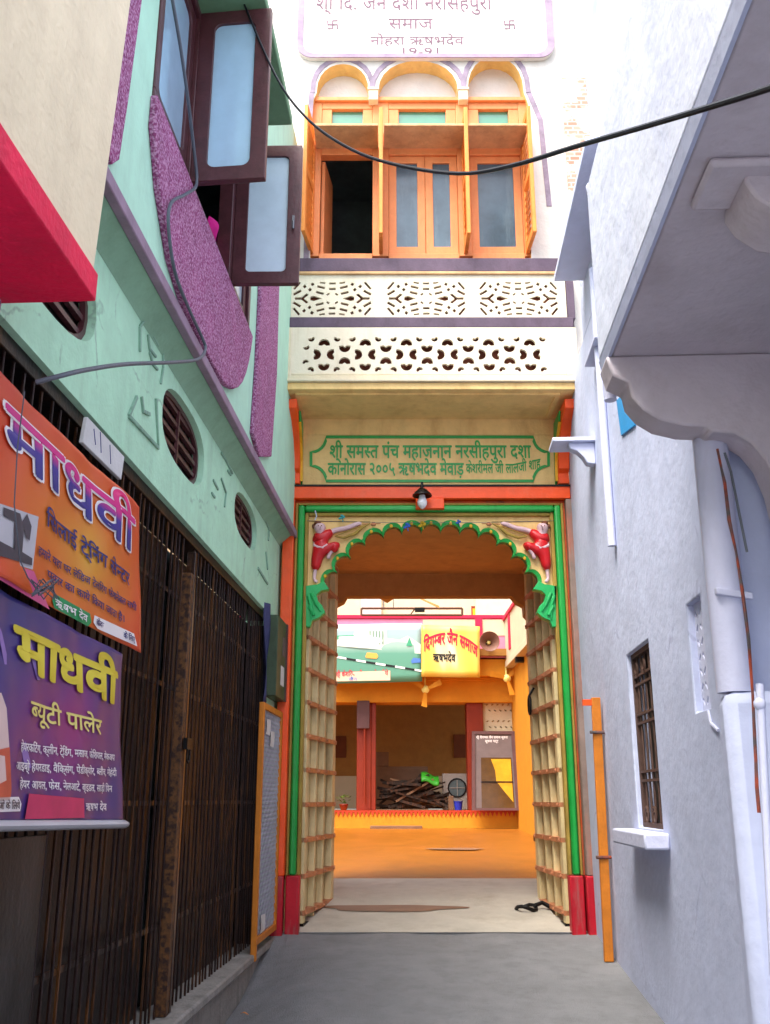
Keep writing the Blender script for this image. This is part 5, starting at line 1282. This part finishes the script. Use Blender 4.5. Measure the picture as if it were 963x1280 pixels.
mb = MB(); mb.box(G(14.2), -5, 4.4, -.08, .08, fp.z + 4.2, fp.z + 4.4); tag(mb.build('roof_beam', steel), 'steel beam carrying the ceiling fan over the courtyard', 'beam')
# wall fans
for (u, v, y, lb) in ((532, 862, 19.75, 'cream wall fan on the saffron beam under the two banners'), (634, 848, 19.6, 'cream wall fan at the corner of the courtyard wing')):
    p = at(u, v, y); wfn = thing('wall_fan', lb, 'fan', p)
    mb = MB(); mb.lathe(p, (0, -1, 0), [(.02, -.1), (.07, -.08), (.08, .02), (.03, .06), (.001, .065)], 14); mb.tube([p + Vector((0, .1, 0)), p + Vector((0, .12, .25)), p + Vector((0, .24, .3))], .018, 6); mb.build('motor', creamp, wfn)
    for k in range(3):
        a = R(25 + 120 * k + (20 if u > 600 else 0)); d = Vector((math.cos(a), -.1, math.sin(a))); e = Vector((-math.sin(a), .25, math.cos(a))); mb = MB(); c = p + Vector((0, -.02, 0))
        mb.hexa([c + d * .06 - e * .03, c + d * .34 - e * .06, c + d * .36 + e * .06, c + d * .06 + e * .03], [x + Vector((0, -.008, 0)) for x in (c + d * .06 - e * .03, c + d * .34 - e * .06, c + d * .36 + e * .06, c + d * .06 + e * .03)]); mb.build('blade', saffron, wfn)
p = at(650, 825, 18.2); mb = MB(); mb.box(G(18.2), p.x - .09, p.x + .09, -.05, .1, p.z - .05, p.z + .05); mb.box(G(18.2), p.x - .02, p.x + .3, -.03, .0, p.z - .015, p.z + .015); tag(mb.build('flood_lamp', iron), 'small black lamp box at the top of the courtyard wing wall', 'lamp')
p = at(594, 765, 22.9); mb = MB(); mb.box(G(22.9), p.x - .09, p.x + .09, 0, .03, p.z - .14, p.z + .14); mb.box(G(22.9), p.x - .06, p.x + .06, .031, .036, p.z - .1, p.z + .08, m=1); tag(mb.build('framed_picture', [redpillar, goldp]), 'small orange framed picture high on the cream courtyard wall', 'picture')
p = at(456, 893, 19.95); eb = thing('electric_box', 'grey-brown electric box on the left red pillar of the hall', 'box', p)
mb = MB(); mb.box(G(20.09), p.x - .16, p.x + .10, .0, .12, p.z - .28, p.z + .28); mb.build('case', boxbrown, eb, bevel=.01)
mb = MB(); mb.tube([at(456, 905, 20.0), at(456, 1005, 20.0)], .02, 6); mb.build('conduit', redpillar, eb)
# notice cabinet leaning at the right pillar
p0, p1, p2, p3 = at(590, 1012, 19.7), at(652, 1012, 19.7), at(644, 914, 19.9), at(590, 914, 19.9)
p0.z = p1.z = plz + .002
nc = thing('notice_board', 'tall grey framed notice board with a mirror pane and painted yellow reflection leaning by the right red pillar', 'notice board', (p0 + p1) / 2)
def NP(a, n, b): q = (p0 * (1 - a) + p1 * a) * (1 - b) + (p3 * (1 - a) + p2 * a) * b; return Vector((q.x, q.y - n, q.z))
mb = MB()
for q in (rect(0, .07, 0, 1), rect(.9, 1, 0, 1), rect(.07, .9, .96, 1), rect(.07, .9, 0, .03)): mb.prism(NP, q, -.03, .03)
mb.build('frame', boxbrown, nc)
mb = MB(); mb.prism(NP, rect(.07, .9, .03, .96), -.02, .004); mb.build('sheet', noticegrey, nc)
flat('mirror_pane', NP, rect(.2, .87, .03, .66), .008, M('brown_mirror_pane', (84, 60, 30), rough=.12, var=.3, spec=.6), nc)
flat('bright_reflection', NP, [(.52, .36), (.5, .5), (.42, .64), (.85, .64), (.85, .1), (.72, .2)], .012, yelbright, nc)  # yellow polygon paints the reflection seen in the mirror pane
mb = MB(); mb.prism(NP, rect(.2, .87, .345, .36), .005, .02); mb.build('bar', iron, nc)
lettering('lettering', 'श्री दिगम्बर जैन समाज सूचना', NP, .1, .905, .03, .008, whitep, nc, .015, .72, 'l'); lettering('lettering', 'सूचना पट्ट', NP, .3, .855, .03, .008, whitep, nc, .015, .3, 'l')
# outdoor fan unit
p = at(570, 988, 20.9); ac = thing('cooler_unit', 'grey fan unit standing behind the scrap heap', 'cooler', (p.x, 20.9, plz))
mb = MB(); mb.box(G(20.9), p.x - .27, p.x + .26, -.3, .0, plz + .002, p.z + .34); mb.build('case', acgrey, ac, bevel=.01)
q = Vector((p.x + .03, 20.9, p.z + .05)); mb = MB(); mb.lathe(q, (0, -1, 0), [(.2, -.02), (.2, .015), (.17, .015), (.17, .0)], 22); mb.build('fan_ring', iron, ac)
mb = MB(); mb.lathe(q, (0, -1, 0), [(.168, .001), (.168, .004)], 22); mb.build('fan_opening', darkroom, ac)
mb = MB()
for a in (0, 90): mb.box(G(20.9), q.x - (.16 if a == 0 else .008), q.x + (.16 if a == 0 else .008), .012, .02, q.z - (.008 if a == 0 else .16), q.z + (.008 if a == 0 else .16))
mb.build('fan_guard', acgrey, ac)
# scrap heap: boards, cartons, a green sheet, a blue bucket
rr = random.Random(11)
for i in range(72):
    a0, b0 = rr.uniform(476, 540), rr.random(); top = 965 if i < 10 else 1000
    cx1 = at(rr.uniform(482, 545), 1000, 20.4).x; hgt = (1 - abs((cx1 - .5) / .75)) * .62
    z = plz + .03 + max(.02, hgt) * rr.random() ** .8; y = 20.35 + rr.uniform(0, .5); ln = rr.uniform(.5, 1.1); an = rr.gauss(0, .25); yaw = rr.gauss(0, .3)
    d = Vector((math.cos(an) * math.cos(yaw), math.sin(yaw) * .5, math.sin(an))).normalized(); e = Vector((0, 1, 0)); f = d.cross(e).normalized(); e = f.cross(d)
    c = Vector((min(max(cx1, .35), .72) if ln > .8 else cx1, y, max(z, plz + .05 + abs(d.z) * ln / 2))); w_, t_ = rr.uniform(.02, .06), rr.uniform(.015, .03)
    pts = [c + d * (sx * ln / 2) + e * (sy * w_) + f * (sz * t_) for sx, sy, sz in ((-1, -1, -1), (1, -1, -1), (1, 1, -1), (-1, 1, -1), (-1, -1, 1), (1, -1, 1), (1, 1, 1), (-1, 1, 1))]
    mb = MB(); mb.hexa(pts[:4], pts[4:]); tag(mb.build('scrap_board', wooddk if i % 9 else cartonb), 'dark scrap board lying in the heap at the foot of the hall back wall', 'board', 'boards in the scrap heap')
for (u0, u1, v0, v1, y, lb) in ((470, 535, 958, 1000, 21.6, 'wide dusty carton standing behind the scrap heap'), (470, 486, 940, 957, 21.6, 'small dusty carton on top of the wide carton')):
    p, q = at(u0, v1, y), at(u1, v0, y); z0 = plz + .002 if v1 == 1000 else at(u0, 957.5, y).z
    mb = MB(); mb.box(G(y), p.x, q.x, -.4, 0, z0, q.z); mb.box(G(y), p.x, q.x, .0, .004, q.z - .1, q.z - .04); tag(mb.build('carton', cartonb, bevel=.01), lb, 'carton')
p = at(538, 970, 20.3); mb = MB(); mb.grid(lambda a, b: Vector((p.x - .18 + .36 * a, p.y - .06 * b + .3 * b * b, p.z - .12 + .2 * b + .03 * math.sin(6 * a) - .06 * a)), 8, 6); tag(mb.build('plastic_sheet', limegreen, recalc=False), 'crumpled lime green plastic sheet on the scrap heap', 'sheet').modifiers.new('t', 'SOLIDIFY').thickness = .01
p = at(573, 1004, 20.3); bk = thing('bucket', 'small blue bucket beside the scrap heap', 'bucket', (p.x, 20.3, plz + .002))
mb = MB(); mb.lathe((p.x, 20.3, plz + .002), (0, 0, 1), [(.07, 0), (.09, .16), (.1, .165), (.1, .175), (.085, .17), (.065, .02)], 16); mb.build('pail', bluepl, bk)
mb = MB(); mb.tube([Vector((p.x + .09 * math.cos(t), 20.3 - .05 * math.sin(t), plz + .17 + .05 * math.sin(t))) for t in [i * math.pi / 8 for i in range(9)]], .005, 5); mb.build('handle', steel, bk)
p = at(564, 1002, 20.25); mb = MB(); mb.box(G(20.25), p.x - .05, p.x + .05, -.1, 0, plz + .002, plz + .28); tag(mb.build('wood_block', cartonb, bevel=.01), 'upright pale wood block left of the blue bucket', 'block')
p = at(430, 1000, 20.3)
gp2 = thing('potted_plant', 'small bright green plant in a pot at the left end of the raised floor', 'plant', (p.x, 20.3, plz + .002))
mb = MB(); mb.lathe((p.x, 20.3, plz + .002), (0, 0, 1), [(.06, 0), (.09, .1), (.095, .1), (.09, .12), (.07, .11)], 14); mb.build('pot', redpillar, gp2)
mb = MB(); lf_ = M('bright_leaf', (110, 150, 30), var=.3); rr = random.Random(4)
for i in range(46):
    a = rr.uniform(0, 6.28); r = rr.uniform(.0, .16); c = Vector((p.x + r * math.cos(a), 20.3 + r * math.sin(a) * .6, plz + .14 + rr.uniform(0, .16))); d = Vector((math.cos(a), math.sin(a), rr.uniform(-.3, .6))) * .05; e = Vector((-math.sin(a), math.cos(a), 0)) * .02
    mb.add([c - d, c + e, c + d, c - e], [(0, 1, 2, 3)])
mb.build('foliage', lf_, gp2, recalc=False)
mb = MB(); mb.box(G(19.98), at(463, 1035, 19.98).x, at(528, 1035, 19.98).x, .0, .12, fzz - .02, fzz + .05); tag(mb.build('step_slab', damp, bevel=.01), 'low brown slab lying against the foot of the raised floor', 'slab')

# ================================================================== cables over the alley
def cat(pts, sub=5):
    P = [Vector(p) for p in pts]; out = []
    for i in range(len(P) - 1):
        a, b, c, d = P[max(i - 1, 0)], P[i], P[i + 1], P[min(i + 2, len(P) - 1)]
        for k in range(sub):
            t = k / sub; out.append(.5 * ((2 * b) + (c - a) * t + (2 * a - 5 * b + 4 * c - d) * t * t + (3 * b - a - 3 * c + d) * t ** 3))
    out.append(P[-1]); return out
mb = MB(); mb.tube(cat([at(*q) for q in ((300, -8, 4.3), (345, 95, 4.25), (386, 150, 4.1), (440, 187, 3.85), (500, 207, 3.6), (575, 217, 3.3), (640, 207, 2.95), (720, 183, 2.6), (800, 160, 2.3), (880, 136, 2.05), (963, 110, 1.85), (1040, 80, 1.7))]), [.0062 + .0023 * min(1, i / 30) for i in range(56)], 8)
n_ = len(mb.v) // 8
tag(mb.build('black_cable', rubber), 'black cable sagging across the alley in front of the orange windows', 'cable')
cl = lambda u, v, n: L(*(lambda q: (q[0], n, q[1]))(on(L, u, v, n)))
mb = MB(); mb.tube(cat([cl(214, -10, .2), cl(226, 60, .19), cl(236, 130, .18), cl(243, 190, .17), cl(246, 230, .17), cl(232, 243, .175), cl(214, 254, .175), cl(211, 285, .175), cl(219, 340, .17), cl(236, 385, .17), cl(252, 420, .17), cl(257, 436, .18), cl(248, 449, .2), cl(215, 453, .2), cl(160, 455, .2), cl(110, 462, .2), cl(75, 470, .18), cl(45, 478, .12)]), .0085, 8)
tag(mb.build('grey_cable', greycable), 'grey cable looping down the purple panel and along the mint wall', 'cable')
p = L(4.9, -.05, 0); a, c = on(L, 258, 240, .02)
mb = MB(); mb.grid(lambda x, y: L(a - .02 + .34 * x + .05 * y, .05 - .10 * y * (1 - x) + .03 * math.sin(5 * x), wz0 + .3 - .22 * y * (1 - .6 * x) + .05 * x), 8, 6)
tag(mb.build('pink_cloth', pinkcl, recalc=False), 'bright pink cloth hanging inside the open brown casement', 'cloth').modifiers.new('t', 'SOLIDIFY').thickness = .006
c = atz(306, 1268, gz(6.0) + .0); mb = MB(); zz = c.z - .06
mb.grid(lambda a, b: Vector((c.x + .05 * (a - .5), c.y + .03 * (b - .5) * math.sin(math.pi * a), c.z + .004 + .008 * math.sin(4 * a))), 6, 3)
tag(mb.build('dry_leaf', postorange, recalc=False), 'single dry orange leaf on the paving at the left foot of the alley', 'leaf').modifiers.new('t', 'SOLIDIFY').thickness = .001
